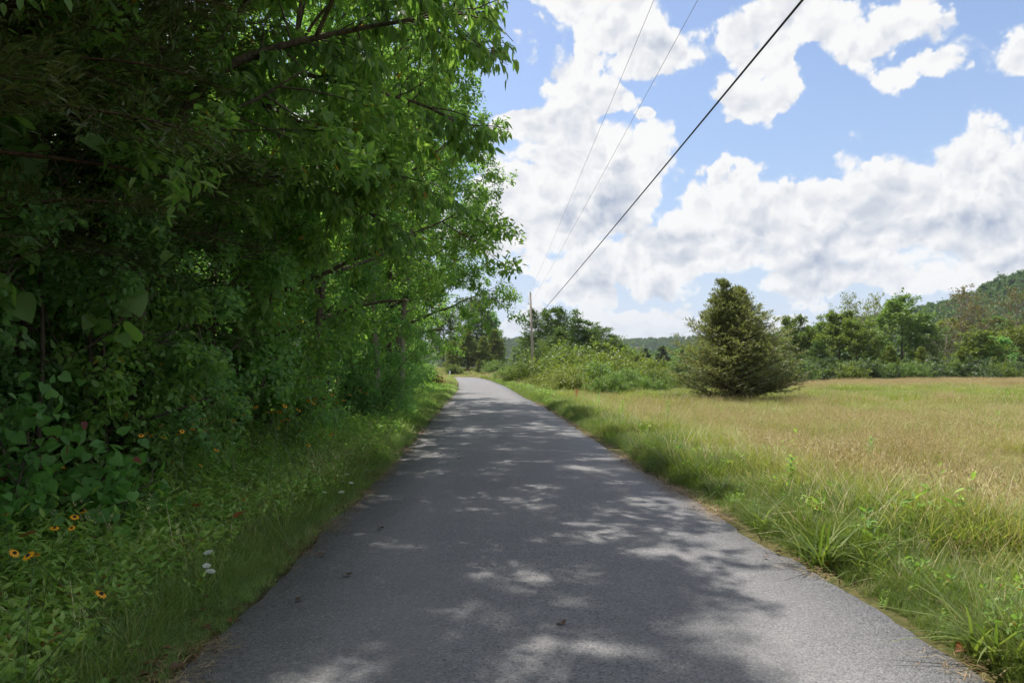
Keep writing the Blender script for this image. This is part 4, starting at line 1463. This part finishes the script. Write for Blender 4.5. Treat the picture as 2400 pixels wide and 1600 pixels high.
scatter_zone('meadow_grass', rg, 52000, 33, 98, lambda y: (xr(y), y * .80 + 2), GF, meadow_far, .85, (.8, 1.25))
scatter_zone('valley_grass', rg, 9000, 98, 210, lambda y: (np.maximum(xr(y) + 1, -20), y * .28 + 6), GF, meadow_far, 1.0, (1.0, 1.8))


def verge_pick(x, y, rng):
    l = xl(y) - x
    a = fbm(x * .9, y * .5, 51)
    gr = smooth(1.1, .3, l + (a - .5) * 1.0)
    z = np.zeros(len(x))
    deep = smooth(1.0, 2.6, l)
    pr = [.22 + 1.2 * gr, .10 + .3 * gr, z + .02, z + .0005, .55 * (1 - gr) + .2 * deep, .75 * (1 - gr), .32 * deep, .6 * gr, .35 * (1 - gr) + .25 * deep, z + .03]
    var = choose(rng, pr)
    sf = np.clip(l / .45, .38, 1) * (.72 + .45 * a + .18 * deep)
    return var, sf, (l > -.02 + rng.random(len(x)) * .14)


scatter_zone('verge_weeds', rg, 24000, 1.6, 13, lambda y: (xw(y) - 2.0, xl(y)), GV, verge_pick, .8)
scatter_zone('verge_weeds', rg, 26000, 12.5, 60, lambda y: (xw(y) - .8, xl(y)), GV, verge_pick, .85, (.9, 1.4))
scatter_zone('bank_grass', rg, 16000, 58, 215, lambda y: (np.where(y > 150, -75, xw(y) - 1), np.where(y > 176, 8, xl(y))), GF,
             lambda x, y, r: (choose(r, [np.full(len(x), .6), .1 + 1.2 * (y > 170), .1 + .4 * (y > 170), np.full(len(x), .2), .1 + .3 * (y > 170)]), np.full(len(x), .9),
                              (np.min((x[:, None] - ROAD[None, ::2, 0]) ** 2 + (y[:, None] - ROAD[None, ::2, 1]) ** 2, axis=1) > 3.0 ** 2)), 1.0, (.7, 1.2))

# straw and dead leaves gathered along the asphalt edges
def litter_variant(seed, n, kind):
    rng = np.random.default_rng(seed)
    a, r = rng.uniform(0, 2 * PI, n), .16 * np.sqrt(rng.random(n))
    P = np.stack([np.cos(a) * r, np.sin(a) * r, rng.uniform(.004, .03, n)], -1)
    a2 = rng.uniform(0, 2 * PI, n)
    D = np.stack([np.cos(a2), np.sin(a2), rng.normal(0, .12, n)], -1)
    U = norm(rand_unit(rng, n) * .25 + np.array([0, 0, 1.0]))
    if kind == 'straw':
        tm, S, mt = T_diamond(.035, .003), rng.uniform(.03, .11, n), 'litter'
    else:
        tm, S, mt = T_diamond(.6, .18), rng.uniform(.02, .05, n), 'litter_brown'
    v, f, r = leaves_np(tm, P, D, U, S, rng)
    return mesh_np('litter', v, f, 3, mt, r)


LV = [litter_variant(1, 60, 'straw'), litter_variant(2, 45, 'straw'), litter_variant(3, 9, 'leaf')]
pts, var = [], []
for side in (-1, 1):
    m = 1100
    y = 2 + 50 * rg.random(m) ** 1.6
    x = (xl(y) if side < 0 else xr(y)) + side * rg.normal(.03, .04, m)
    kp = fbm(y * .9 + side * 7, y * 0, 61) > .30 + .3 * rg.random(m)
    x, y = x[kp], y[kp]
    m = len(x)
    pts.append(np.stack([x, y, np.full(m, .026)], -1))
    var.append(rg.choice(3, m, p=[.45, .35, .2]))
pts, var = np.concatenate(pts), np.concatenate(var)
instancer('dry_straw_litter', pts, rg.uniform(0, 6.28, len(pts)), rg.uniform(.6, 1.3, len(pts)), var, LV)
m = 5000
y = rg.uniform(1, 60, m)
x = xl(y) - rg.uniform(.2, 14, m)
instancer('leaf_litter', np.stack([x, y, H(x, y) + .01], -1), rg.uniform(0, 6.28, m), rg.uniform(1, 2.4, m), np.full(m, 0), [litter_variant(5, 26, 'leaf')])


def back(px, py, h=0.0):
    """where the land lies that shows at a pixel of the photograph, for a thing of height h there"""
    d = FP * (EYE - h) / (py - HZ)
    return (px - 1200) / FP * d, d


# ------------------------------------------------------------------ tall grass clumps on the right verge
BC = [clump_grass(61, 46, .12, .35, .75, .030, 'grass_green', .75, (.3, 1.0)), clump_grass(62, 34, .10, .30, .62, .034, 'grass_green', .9, (.4, 1.1))]
for i, (px, py, s, lb) in enumerate([(1920, 1330, 1.05, 'tall broad-bladed grass clump nearest the asphalt on the right verge'),
                                     (2035, 1345, .95, 'arching grass clump right of the tallest one'),
                                     (1790, 1245, .85, 'upright grass clump leaning over a bare patch of road edge'),
                                     (1680, 1170, .9, 'grass clump further up the right verge'),
                                     (2330, 1560, 1.0, 'dark grass clump in the bottom right corner spilling on the road'),
                                     (1500, 1045, 1.1, 'long-bladed grass clump where the verge meets the dry meadow'),
                                     (1265, 925, 2.0, 'tall dark grass clump at the inside of the road bend')]):
    x, y = back(px, py)
    o = link('grass_tussock', BC[i % 2], None, (x, y, Hs(x, y)), (0, 0, i * 1.1), (s, s, s))
    tag(o, lb, 'grass clump', 'tussocks on the right verge')


def leafy_stalk(seed, h, leaf, n, mat='leaf_dark'):
    rng = np.random.default_rng(seed)
    sp1 = poly(rng, (0, 0, 0), (0, 0, 1), h, 5, 0, .05)
    P, D = [], []
    for j in range(n):
        t = .15 + .85 * j / n
        q, _ = at_line(sp1, min(t, .99))
        a = j * 2.4
        P.append(q)
        D.append([math.cos(a), math.sin(a), .45 + .6 * t])
    P, D = np.array(P), norm(np.array(D))
    v, f, r = leaves_np(T_oval(.28, .08, .3), P, D, np.tile([[0, 0, 1.0]], (n, 1)), leaf * (1.1 - .6 * np.linspace(0, 1, n)), rng)
    return tube_mesh('stalk', [([(sp1, np.linspace(.008, .003, 6))], 5)], 'stem'), mesh_np('stalk_leaves', v, f, 4, mat, r)


for i, (px, py, h, d, lb) in enumerate([
        (1564, 985, .95, None, 'dark leafy weed stalk standing above the meadow below the thicket end'),
        (1848, 1040, .60, 8.5, 'spreading leafy weed stalk near the middle of the meadow'),
        (2030, 1030, .70, 11, 'dark weed stalk in the green part of the meadow'),
        (1455, 985, .80, None, 'leafy stalk at the edge of the roadside grass'),
        (1400, 965, .85, None, 'pale leafy stalk beside the orange stake')]):
    x, y = back(px, py)
    if d:
        y = d
        x = PX(px, d)
    st, lv = leafy_stalk(200 + i, h, .17, 34, 'leaf_wood' if i % 2 else 'leaf_dark')
    root = tag(link('weed_stalk', None, None, (x, y, Hs(x, y))), lb, 'weed', 'leafy stalks in the meadow')
    link('stem', st, root)
    link('foliage', lv, root)
for i, (x, y, h, lb) in enumerate([(-4.05, 9.2, 1.15, 'tall feathery goldenrod stalk below the light green shrub'),
                                   (-3.75, 9.6, 1.05, 'second feathery goldenrod stalk, slightly shorter'),
                                   (-4.2, 11.2, 1.1, 'feathery stalk in the shade behind the yellow flowers')]):
    st, lv = leafy_stalk(220 + i, h, .13, 70, 'leaf_bright')
    root = tag(link('goldenrod_stalk', None, None, (x, y, Hs(x, y))), lb, 'weed', 'goldenrod stalks in the left verge')
    link('stem', st, root)
    link('foliage', lv, root)


# ------------------------------------------------------------------ flowers
def petal_ring(n, r, w, mat, drop=.15):
    VV, FF, b = [], [], 0
    for i in range(n):
        a = i * 2 * PI / n
        c, s = math.cos(a), math.sin(a)
        for (u, v, z) in [(.25 * r, 0, 0), (.65 * r, -w, .02 * r), (r, 0, -drop * r), (.65 * r, w, .02 * r)]:
            VV.append([u * c - v * s, u * s + v * c, z])
        FF.append([b, b + 1, b + 2, b + 3])
        b += 4
    return mesh_np('petals', np.array(VV), np.array(FF), 4, mat, np.full(len(VV), .5))


def dome(r, h, mat, seg=8, rings=3):
    VV, FF = [], []
    for j in range(rings + 1):
        t = j / rings * PI / 2
        for i in range(seg):
            a = i * 2 * PI / seg
            VV.append([r * math.cos(t) * math.cos(a), r * math.cos(t) * math.sin(a), h * math.sin(t)])
    for j in range(rings):
        for i in range(seg):
            FF.append([j * seg + i, j * seg + (i + 1) % seg, (j + 1) * seg + (i + 1) % seg, (j + 1) * seg + i])
    return mesh_np('disc', np.array(VV), np.array(FF), 4, mat, smooth_shade=True)


PET = petal_ring(12, .030, .0058, 'petal_yellow')
DSC = dome(.0095, .010, 'disc')
STM = tube_mesh('flower_stem', [([(np.array([[0, 0, 0], [.01, 0, -.25], [0, .01, -.75]]), np.array([.0022, .0022, .003]))], 4)], 'stem')
rg = np.random.default_rng(404)
YEL = [(28, 1029, 1.0), (18, 1049, 1), (22, 1057, 1), (108, 1046, 1), (97, 1068, 1), (147, 1087, 1.1), (5, 1081, 1), (34, 1286, 1.5), (66, 1291, 1.2), (83, 1289, 1),
       (237, 1380, 1.15), (175, 1203, 1.1), (128, 1228, 1), (168, 1228, .8), (14, 1197, 1), (196, 1190, .8), (331, 1032, .8), (342, 1044, .8), (354, 1050, .8),
       (378, 958, .8), (384, 973, .8), (427, 964, .8), (420, 979, .8), (452, 967, .8), (452, 985, .8), (470, 981, .7), (547, 962, .9), (571, 953, .8), (480, 942, .7),
       (490, 944, .7), (498, 956, .7), (404, 1109, .9), (471, 1113, .9), (481, 1032, .8), (507, 1080, .9), (571, 1163, .9), (629, 940, .8), (655, 947, .8), (668, 949, .8),
       (700, 932, .8), (723, 936, .8), (737, 939, .8), (735, 950, .8), (742, 925, .7), (762, 936, .8), (777, 908, .7), (800, 902, .7), (661, 1003, .8), (676, 1003, .8),
       (758, 1082, .9), (750, 1082, .8), (776, 1033, .8), (790, 957, .7), (760, 964, .7), (704, 1025, .7), (723, 1060, .7), (820, 905, .7), (845, 898, .7), (848, 889, .6),
       (860, 930, .7), (233, 1078, .8), (600, 940, .8), (640, 915, .7), (780, 925, .7), (806, 920, .7)]
for i, (px, py, s) in enumerate(YEL):
    h = rg.uniform(.66, .86) if py < 1100 else rg.uniform(.62, .76)
    x, y = back(px, py, h + .02)
    near = py > 1180
    if py < 1120 and px > 300:
        r_ = (px - 1200) / FP
        w_ = rg.uniform(.55, 1.35)
        dd_ = np.linspace(4, 60, 1200)
        y = float(dd_[np.argmin(np.abs(r_ * dd_ - (xl(dd_) - w_)))])
        x = r_ * y
        h = min(1.05, max(.45, EYE - (py - HZ) / FP * y)) + .10 - max(0, Hs(x, y))
    if px < 200 and not near:
        lb, g_ = 'yellow black-eyed flower at the foot of the heart-leaved shrub', 'yellow flowers by the heart-leaved shrub'
    elif near:
        lb, g_ = 'yellow black-eyed flower low in the near weeds at the bottom left', 'yellow flowers in the near weeds'
    elif px < 560:
        lb, g_ = 'yellow black-eyed flower below the goldenrod stalks', 'yellow flowers below the goldenrod'
    else:
        lb, g_ = 'small yellow flower far along the left verge', 'yellow flowers far along the left verge'
    own = {0: 'yellow flower topmost at the left margin, under the heart-shaped leaves', 1: 'left one of two touching yellow flowers under the topmost marginal one',
           2: 'right one of two touching yellow flowers under the topmost marginal one', 3: 'upper yellow flower of the pair below the heart-leaved shrub',
           4: 'lower yellow flower of the pair below the heart-leaved shrub', 5: 'yellow flower furthest right below the heart-leaved shrub',
           6: 'yellow flower cut by the left margin below the heart-leaved shrub', 8: 'medium yellow flower just right of the largest one',
           9: 'small yellow flower second to the right of the largest one', 11: 'clear yellow flower on the weeds right of the dead orange leaf',
           12: 'edge-on yellow flower above the largest one', 13: 'small half-open yellow flower next to the edge-on one',
           14: 'yellow flower at the left margin above the dead orange leaf', 15: 'tiny yellow flower highest of the near weeds'}
    lb = own.get(i, lb)
    if i == 7:
        lb = 'largest yellow black-eyed flower at the left margin'
    if i == 10:
        lb = 'lone yellow flower nearest the bottom edge'
    s2 = min(s, 1.15) * (.86 if y < 7 else 1.15 + min(y, 30) / 28)
    root = tag(link('black_eyed_flower', None, None, (x, y, h + max(0, Hs(x, y)) + .0), (rg.uniform(.25, .8), rg.uniform(-.35, .35), rg.uniform(0, 6)), (s2, s2, s2)), lb, 'flower', g_)
    link('petals', PET, root)
    link('flower_centre', DSC, root, (0, 0, .001))
    link('stem', STM, root)


def umbel():
    rng = np.random.default_rng(9)
    VV, FF, b = [], [], 0
    for i in range(40):
        a, r = i * 2.4, .034 * math.sqrt(i / 40)
        c = np.array([math.cos(a) * r, math.sin(a) * r, .006 - r * .15])
        q = .0048
        VV += [(c + np.array(t)).tolist() for t in ((-q, 0, 0), (0, -q, .001), (q, 0, 0), (0, q, .002))]
        FF.append([b, b + 1, b + 2, b + 3])
        b += 4
    return mesh_np('umbel', np.array(VV), np.array(FF), 4, 'petal_white', np.full(len(VV), .6))


UMB = umbel()
RAYS = tube_mesh('umbel_rays', [([(np.array([[0, 0, -.05], [math.cos(a) * .025, math.sin(a) * .025, .002]]), np.array([.0012, .0008])) for a in np.arange(0, 6.2, .7)], 3)], 'stem')
for i, (px, py, s, lb) in enumerate([(488, 1294, 1.1, 'white lacy flower, upper one of three near the road edge'), (484, 1325, .9, 'white lacy flower, middle one of three near the road edge'),
                                     (493, 1338, 1.1, 'white lacy flower, lower one of three near the road edge'), (860, 1102, 1.0, 'small white flower highest in the far white cluster'),
                                     (802, 1128, .9, 'white flower at the left of the far white cluster'), (813, 1111, .8, 'white flower above the left one of the far cluster'),
                                     (823, 1131, .8, 'faint white flower in the middle of the far cluster'), (800, 1153, 1.1, 'brightest white flower of the far cluster'),
                                     (760, 1153, .8, 'lone white flower left of the far cluster'), (930, 1062, .8, 'tiny white flower close to the asphalt further on'),
                                     (962, 925, .9, 'white speck of flower near the wood edge'), (975, 940, .9, 'lower white speck of flower near the wood edge')]):
    h = .34
    x, y = back(px, py, h)
    s *= .75 * (1 + min(y, 25) / 60)
    root = tag(link('queen_annes_lace', None, None, (x, y, h), (rg.uniform(0, .4), rg.uniform(-.3, .3), i), (s, s, s)), lb, 'flower', 'white flowers in the left verge')
    link('flower_head', UMB, root)
    link('flower_rays', RAYS, root)
    link('stem', STM, root)

# fallen leaves on and beside the asphalt
tv, tf, tk = T_heart()
tv = tv * np.array([1, 1, 1.6])
FL = [mesh_np('fallen_leaf', tv * .062, tf, tk, 'litter_brown', np.full(len(tv), .3)), mesh_np('fallen_leaf_red', tv * .07, tf, tk, 'leaf_rust', np.full(len(tv), .9))]
for i, (px, py, k_, lb) in enumerate([(890, 1249, 0, 'curled brown leaf lying on the asphalt near the left edge'), (749, 1314, 0, 'small brown leaf on the asphalt close to the white flowers'),
                                      (816, 1362, 0, 'tiny brown leaf on the near asphalt'), (1075, 1082, 0, 'greenish leaf far up on the shaded asphalt'),
                                      (1315, 1476, 0, 'dark crumpled leaf low in the middle of the road'), (1928, 1338, 1, 'reddish leaf at the foot of the tallest grass clump'),
                                      (1818, 1306, 0, 'brown leaf on the right asphalt edge'), (705, 1416, 0, 'pale leaf scrap on the near left asphalt'),
                                      (2262, 1535, 1, 'rusty leaf in the verge near the bottom right')]):
    x, y = back(px, py)
    tag(link('fallen_leaf', FL[k_], None, (x, y, .05), (rg.uniform(-.4, .4), rg.uniform(-.4, .4), rg.uniform(0, 6))), lb, 'leaf', 'fallen leaves')
for i, (px, py, lb) in enumerate([(54, 1258, 'orange-brown dead leaf caught in the weeds at the left margin'), (250, 1006, 'reddish leaf among the heart-shaped leaves'),
                                  (463, 1186, 'small red leaf in the weeds'), (552, 1213, 'rust-coloured leaf low in the weeds')]):
    x, y = back(px, py, .5)
    tag(link('dead_leaf', FL[1], None, (x, y, .5), (rg.uniform(.3, .9), 0, rg.uniform(0, 6)), (1.3,) * 3), lb, 'leaf', 'dead leaves in the weeds')


# ------------------------------------------------------------------ utility poles and wires
def cyl_mesh(name, pts, rad, sides, mat, cap=True):
    v, f = tubes_np([(pts, rad)], sides)
    me = mesh_np(name, v, f, 4, mat, smooth_shade=True)
    if cap:
        import bmesh
        bm = bmesh.new()
        bm.from_mesh(me)
        bmesh.ops.holes_fill(bm, edges=bm.edges, sides=0)
        bm.to_mesh(me)
        bm.free()
    return me


def box_mesh(name, sx, sy, sz, mat, bev=.0, z0=0.0):
    import bmesh
    bm = bmesh.new()
    bmesh.ops.create_cube(bm, size=1)
    bmesh.ops.scale(bm, vec=(sx, sy, sz), verts=bm.verts)
    bmesh.ops.translate(bm, vec=(0, 0, z0 + sz / 2), verts=bm.verts)
    if bev:
        bmesh.ops.bevel(bm, geom=bm.edges, offset=bev, segments=2, affect='EDGES')
    me = bpy.data.meshes.new(name)
    bm.to_mesh(me)
    bm.free()
    me.materials.append(M[mat])
    return me


def pole(x, y, ht, lean, label):
    z = Hs(x, y)
    root = tag(link('utility_pole', None, None, (x, y, z), (0, lean, 0)), label, 'utility pole', 'utility poles')
    link('shaft', cyl_mesh('shaft', np.array([[0, 0, -.5], [0, 0, ht * .5], [0, 0, ht]]), np.array([.20, .165, .13]), 14, 'pole_wood'), root)
    link('pole_cap', cyl_mesh('pole_cap', np.array([[0, 0, ht + .003], [0, 0, ht + .05]]), np.array([.14, .12]), 14, 'steel'), root)
    ins = np.array([[0, 0, 0], [0, 0, .05], [0, 0, .07], [0, 0, .14], [0, 0, .16], [0, 0, .22]])
    im = cyl_mesh('insulator', ins, np.array([.03, .03, .065, .05, .065, .02]), 10, 'ceramic')
    link('insulator', im, root, (0, 0, ht + .05))
    for hh in (ht - 1.4, ht - 3.8):
        link('bolt', cyl_mesh('bolt', np.array([[-.24, 0, 0], [.24, 0, 0]]), np.array([.015, .015]), 6, 'steel'), root, (0, 0, hh))
        link('insulator', im, root, (-.24, 0, hh - .05))
    for k in range(7):
        link('step_bracket', box_mesh('step_bracket', .16, .04, .03, 'steel', .004), root, (-.22, 0, ht * .52 + k * .16))
    return root


P1 = (PX(1251, 90), 90.0)
T1 = np.array([PX(1243, 90), 90.0, 11.75])
pole(P1[0], P1[1], 11.7 - Hs(*P1), math.radians(-2.2), 'near weathered wooden utility pole rising right of the road bend')
P2 = (PX(1203, 297), 297.0)
pole(P2[0], P2[1], 11.5 - Hs(*P2), 0.0, 'small distant utility pole beyond the road bend')


def wire(a, b, sag, r, mat, label, name='power_line'):
    t = np.linspace(0, 1, 60)
    p = np.asarray(a)[None] * (1 - t[:, None]) + np.asarray(b)[None] * t[:, None]
    p[:, 2] -= sag * 4 * t * (1 - t)
    o = link(name, cyl_mesh(name, p, np.full(60, r), 6, mat))
    return tag(o, label, 'wire', 'overhead lines')


DIRX = (1166 - 1200) / FP
def back_pt(Xoff, Hh, d):
    return np.array([Xoff + DIRX * d, d, EYE + Hh])


wire((T1[0] + .0, 90, 11.95), back_pt(4.25, 10.3, -12), .25, .007, 'wire', 'left one of the two thin pale wires crossing the cloud column')
wire((T1[0] + .15, 90, 10.55), back_pt(4.95, 9.1, -12), .20, .007, 'wire', 'right one of the two thin pale wires, fading towards the pole')
wire((T1[0] + .15, 90, 7.75), back_pt(5.0, 6.05, -12), .22, .022, 'cable', 'thick black cable running diagonally from the top edge to the pole', 'telephone_cable')
wire((T1[0], 90.2, 11.95), (P2[0], 297, 11.7), 3.0, .010, 'wire', 'sagging thin wire between the near and the distant pole, upper')
wire((T1[0] - .24, 90.2, 8.0), (P2[0], 297, 7.9), 2.6, .016, 'cable', 'sagging darker wire between the near and the distant pole, lower')

# ------------------------------------------------------------------ small markers
x, y = PX(1053.5, 183), 183.0
root = tag(link('marker_post', None, None, (x, y, Hs(x, y)), (0, math.radians(7), 0)), 'short white marker post leaning on the sunny bank at the bend', 'marker')
link('post', box_mesh('post', .42, .16, 1.25, 'white_plastic', .03), root)
link('cap', box_mesh('cap', .48, .22, .07, 'steel', .015, 1.252), root)
x, y = PX(1351, 30), 30.0
root = tag(link('survey_stake', None, None, (x, y, Hs(x, y))), 'orange survey stake standing in the roadside grass', 'stake')
link('stake', box_mesh('stake', .05, .02, .78, 'orange_plastic', .004), root)
link('stake_tip', box_mesh('stake_tip', .085, .03, .10, 'orange_plastic', .01, .782), root)
x, y = PX(1582, 60), 60.0
root = tag(link('fence_post', None, None, (x, y, Hs(x, y))), 'thin pale post beside the right end of the thicket', 'post')
link('post', cyl_mesh('post', np.array([[0, 0, 0], [0, 0, 1.1]]), np.array([.03, .025]), 8, 'white_plastic'), root)
link('cap', cyl_mesh('cap', np.array([[0, 0, 1.102], [0, 0, 1.14]]), np.array([.04, .03]), 8, 'steel'), root)


# ------------------------------------------------------------------ parked car down in the valley
def car(x, y, rz, label):
    import bmesh
    root = tag(link('parked_car', None, None, (x, y, Hs(x, y)), (0, 0, rz)), label, 'car')
    # side profile: x along the car, z up; body lofted across with tumblehome
    prof_ = [(-2.2, .35), (-2.25, .70), (-2.15, .95), (-1.2, 1.02), (-1.0, 1.03), (-.55, 1.42), (.55, 1.45), (1.25, 1.02), (2.0, .88), (2.22, .66), (2.22, .35)]
    V, F = [], []
    lay = [(-.86, 0.0), (-.84, .02), (-.60, .03), (.60, .03), (.84, .02), (.86, 0.0)]
    for (w, dz) in lay:
        for (a, b) in prof_:
            tight = 1 - .22 * max(0, (b - 1.0) / .45)
            V.append([a, w * tight, b + (dz if b > .5 else 0) - (.04 if abs(w) > .85 else 0)])
    k = len(prof_)
    for i in range(len(lay) - 1):
        for j in range(k):
            F.append([i * k + j, i * k + (j + 1) % k, (i + 1) * k + (j + 1) % k, (i + 1) * k + j])
    me = mesh_np('body', np.array(V), np.array(F), 4, 'car_paint', smooth_shade=False)
    bm = bmesh.new()
    bm.from_mesh(me)
    bmesh.ops.holes_fill(bm, edges=bm.edges, sides=0)
    bmesh.ops.recalc_face_normals(bm, faces=bm.faces)
    bm.to_mesh(me)
    bm.free()
    link('body', me, root)

    def quad(name, pts, mat, n=.012):
        p = [Vector(q) for q in pts]
        nn = (p[1] - p[0]).cross(p[3] - p[0]).normalized() * n
        vs = [q + nn for q in p] + [q - nn for q in p]
        f = [[0, 1, 2, 3], [7, 6, 5, 4], [0, 4, 5, 1], [1, 5, 6, 2], [2, 6, 7, 3], [3, 7, 4, 0]]
        link(name, mesh_np(name, np.array([list(q) for q in vs]), np.array(f), 4, mat), root)
    quad('windscreen', [(.64, -.60, 1.44), (.64, .60, 1.44), (1.20, .72, 1.09), (1.20, -.72, 1.09)], 'glass_dark', .03)
    quad('rear_window', [(-.64, .60, 1.40), (-.64, -.60, 1.40), (-.98, -.72, 1.09), (-.98, .72, 1.09)], 'glass_dark', .03)
    for s in (-1, 1):
        quad('side_window', [(-.85, s * .85, 1.08), (.05, s * .85, 1.08), (.02, s * .72, 1.38), (-.48, s * .72, 1.38)], 'glass_dark', .03)
        quad('side_window', [(.12, s * .85, 1.08), (1.02, s * .85, 1.08), (.52, s * .72, 1.38), (.09, s * .72, 1.38)], 'glass_dark', .03)
        quad('headlight', [(2.225, s * .55, .64), (2.225, s * .80, .64), (2.20, s * .80, .76), (2.20, s * .55, .76)], 'lamp', .015)
        link('door_mirror', box_mesh('door_mirror', .12, .18, .13, 'car_paint', .03), root, (.95, s * .95, 1.02))
        for xx in (-1.35, 1.38):
            w = link('wheel', None, root, (xx, s * .80, .32))
            ty = cyl_mesh('tyre', np.array([[0, -.10, 0], [0, -.09, 0], [0, .09, 0], [0, .10, 0]]), np.array([.27, .32, .32, .27]), 20, 'rubber')
            rm = cyl_mesh('rim', np.array([[0, -.105, 0], [0, .105, 0]]), np.array([.20, .20]), 14, 'steel')
            link('tyre', ty, w)
            link('rim', rm, w)


car(PX(1650, 150), 150, math.radians(12), 'white car parked in the valley, glimpsed left of the lone cedar')


# ------------------------------------------------------------------ the summer haze
hm, ht, hout = new_mat('haze_air')
pv = ht.n('ShaderNodeVolumePrincipled')
pv.inputs['Color'].default_value = (0.80, 0.88, 1.0, 1)
pv.inputs['Density'].default_value = 0.00010
ht.lk(pv.outputs[0], hout.inputs['Volume'])
M['haze'] = hm
ho = link('haze', box_mesh('haze', 10400, 8800, 175, 'haze', 0, 0), None, (0, 2800, -16))
tag(ho, kind='stuff')
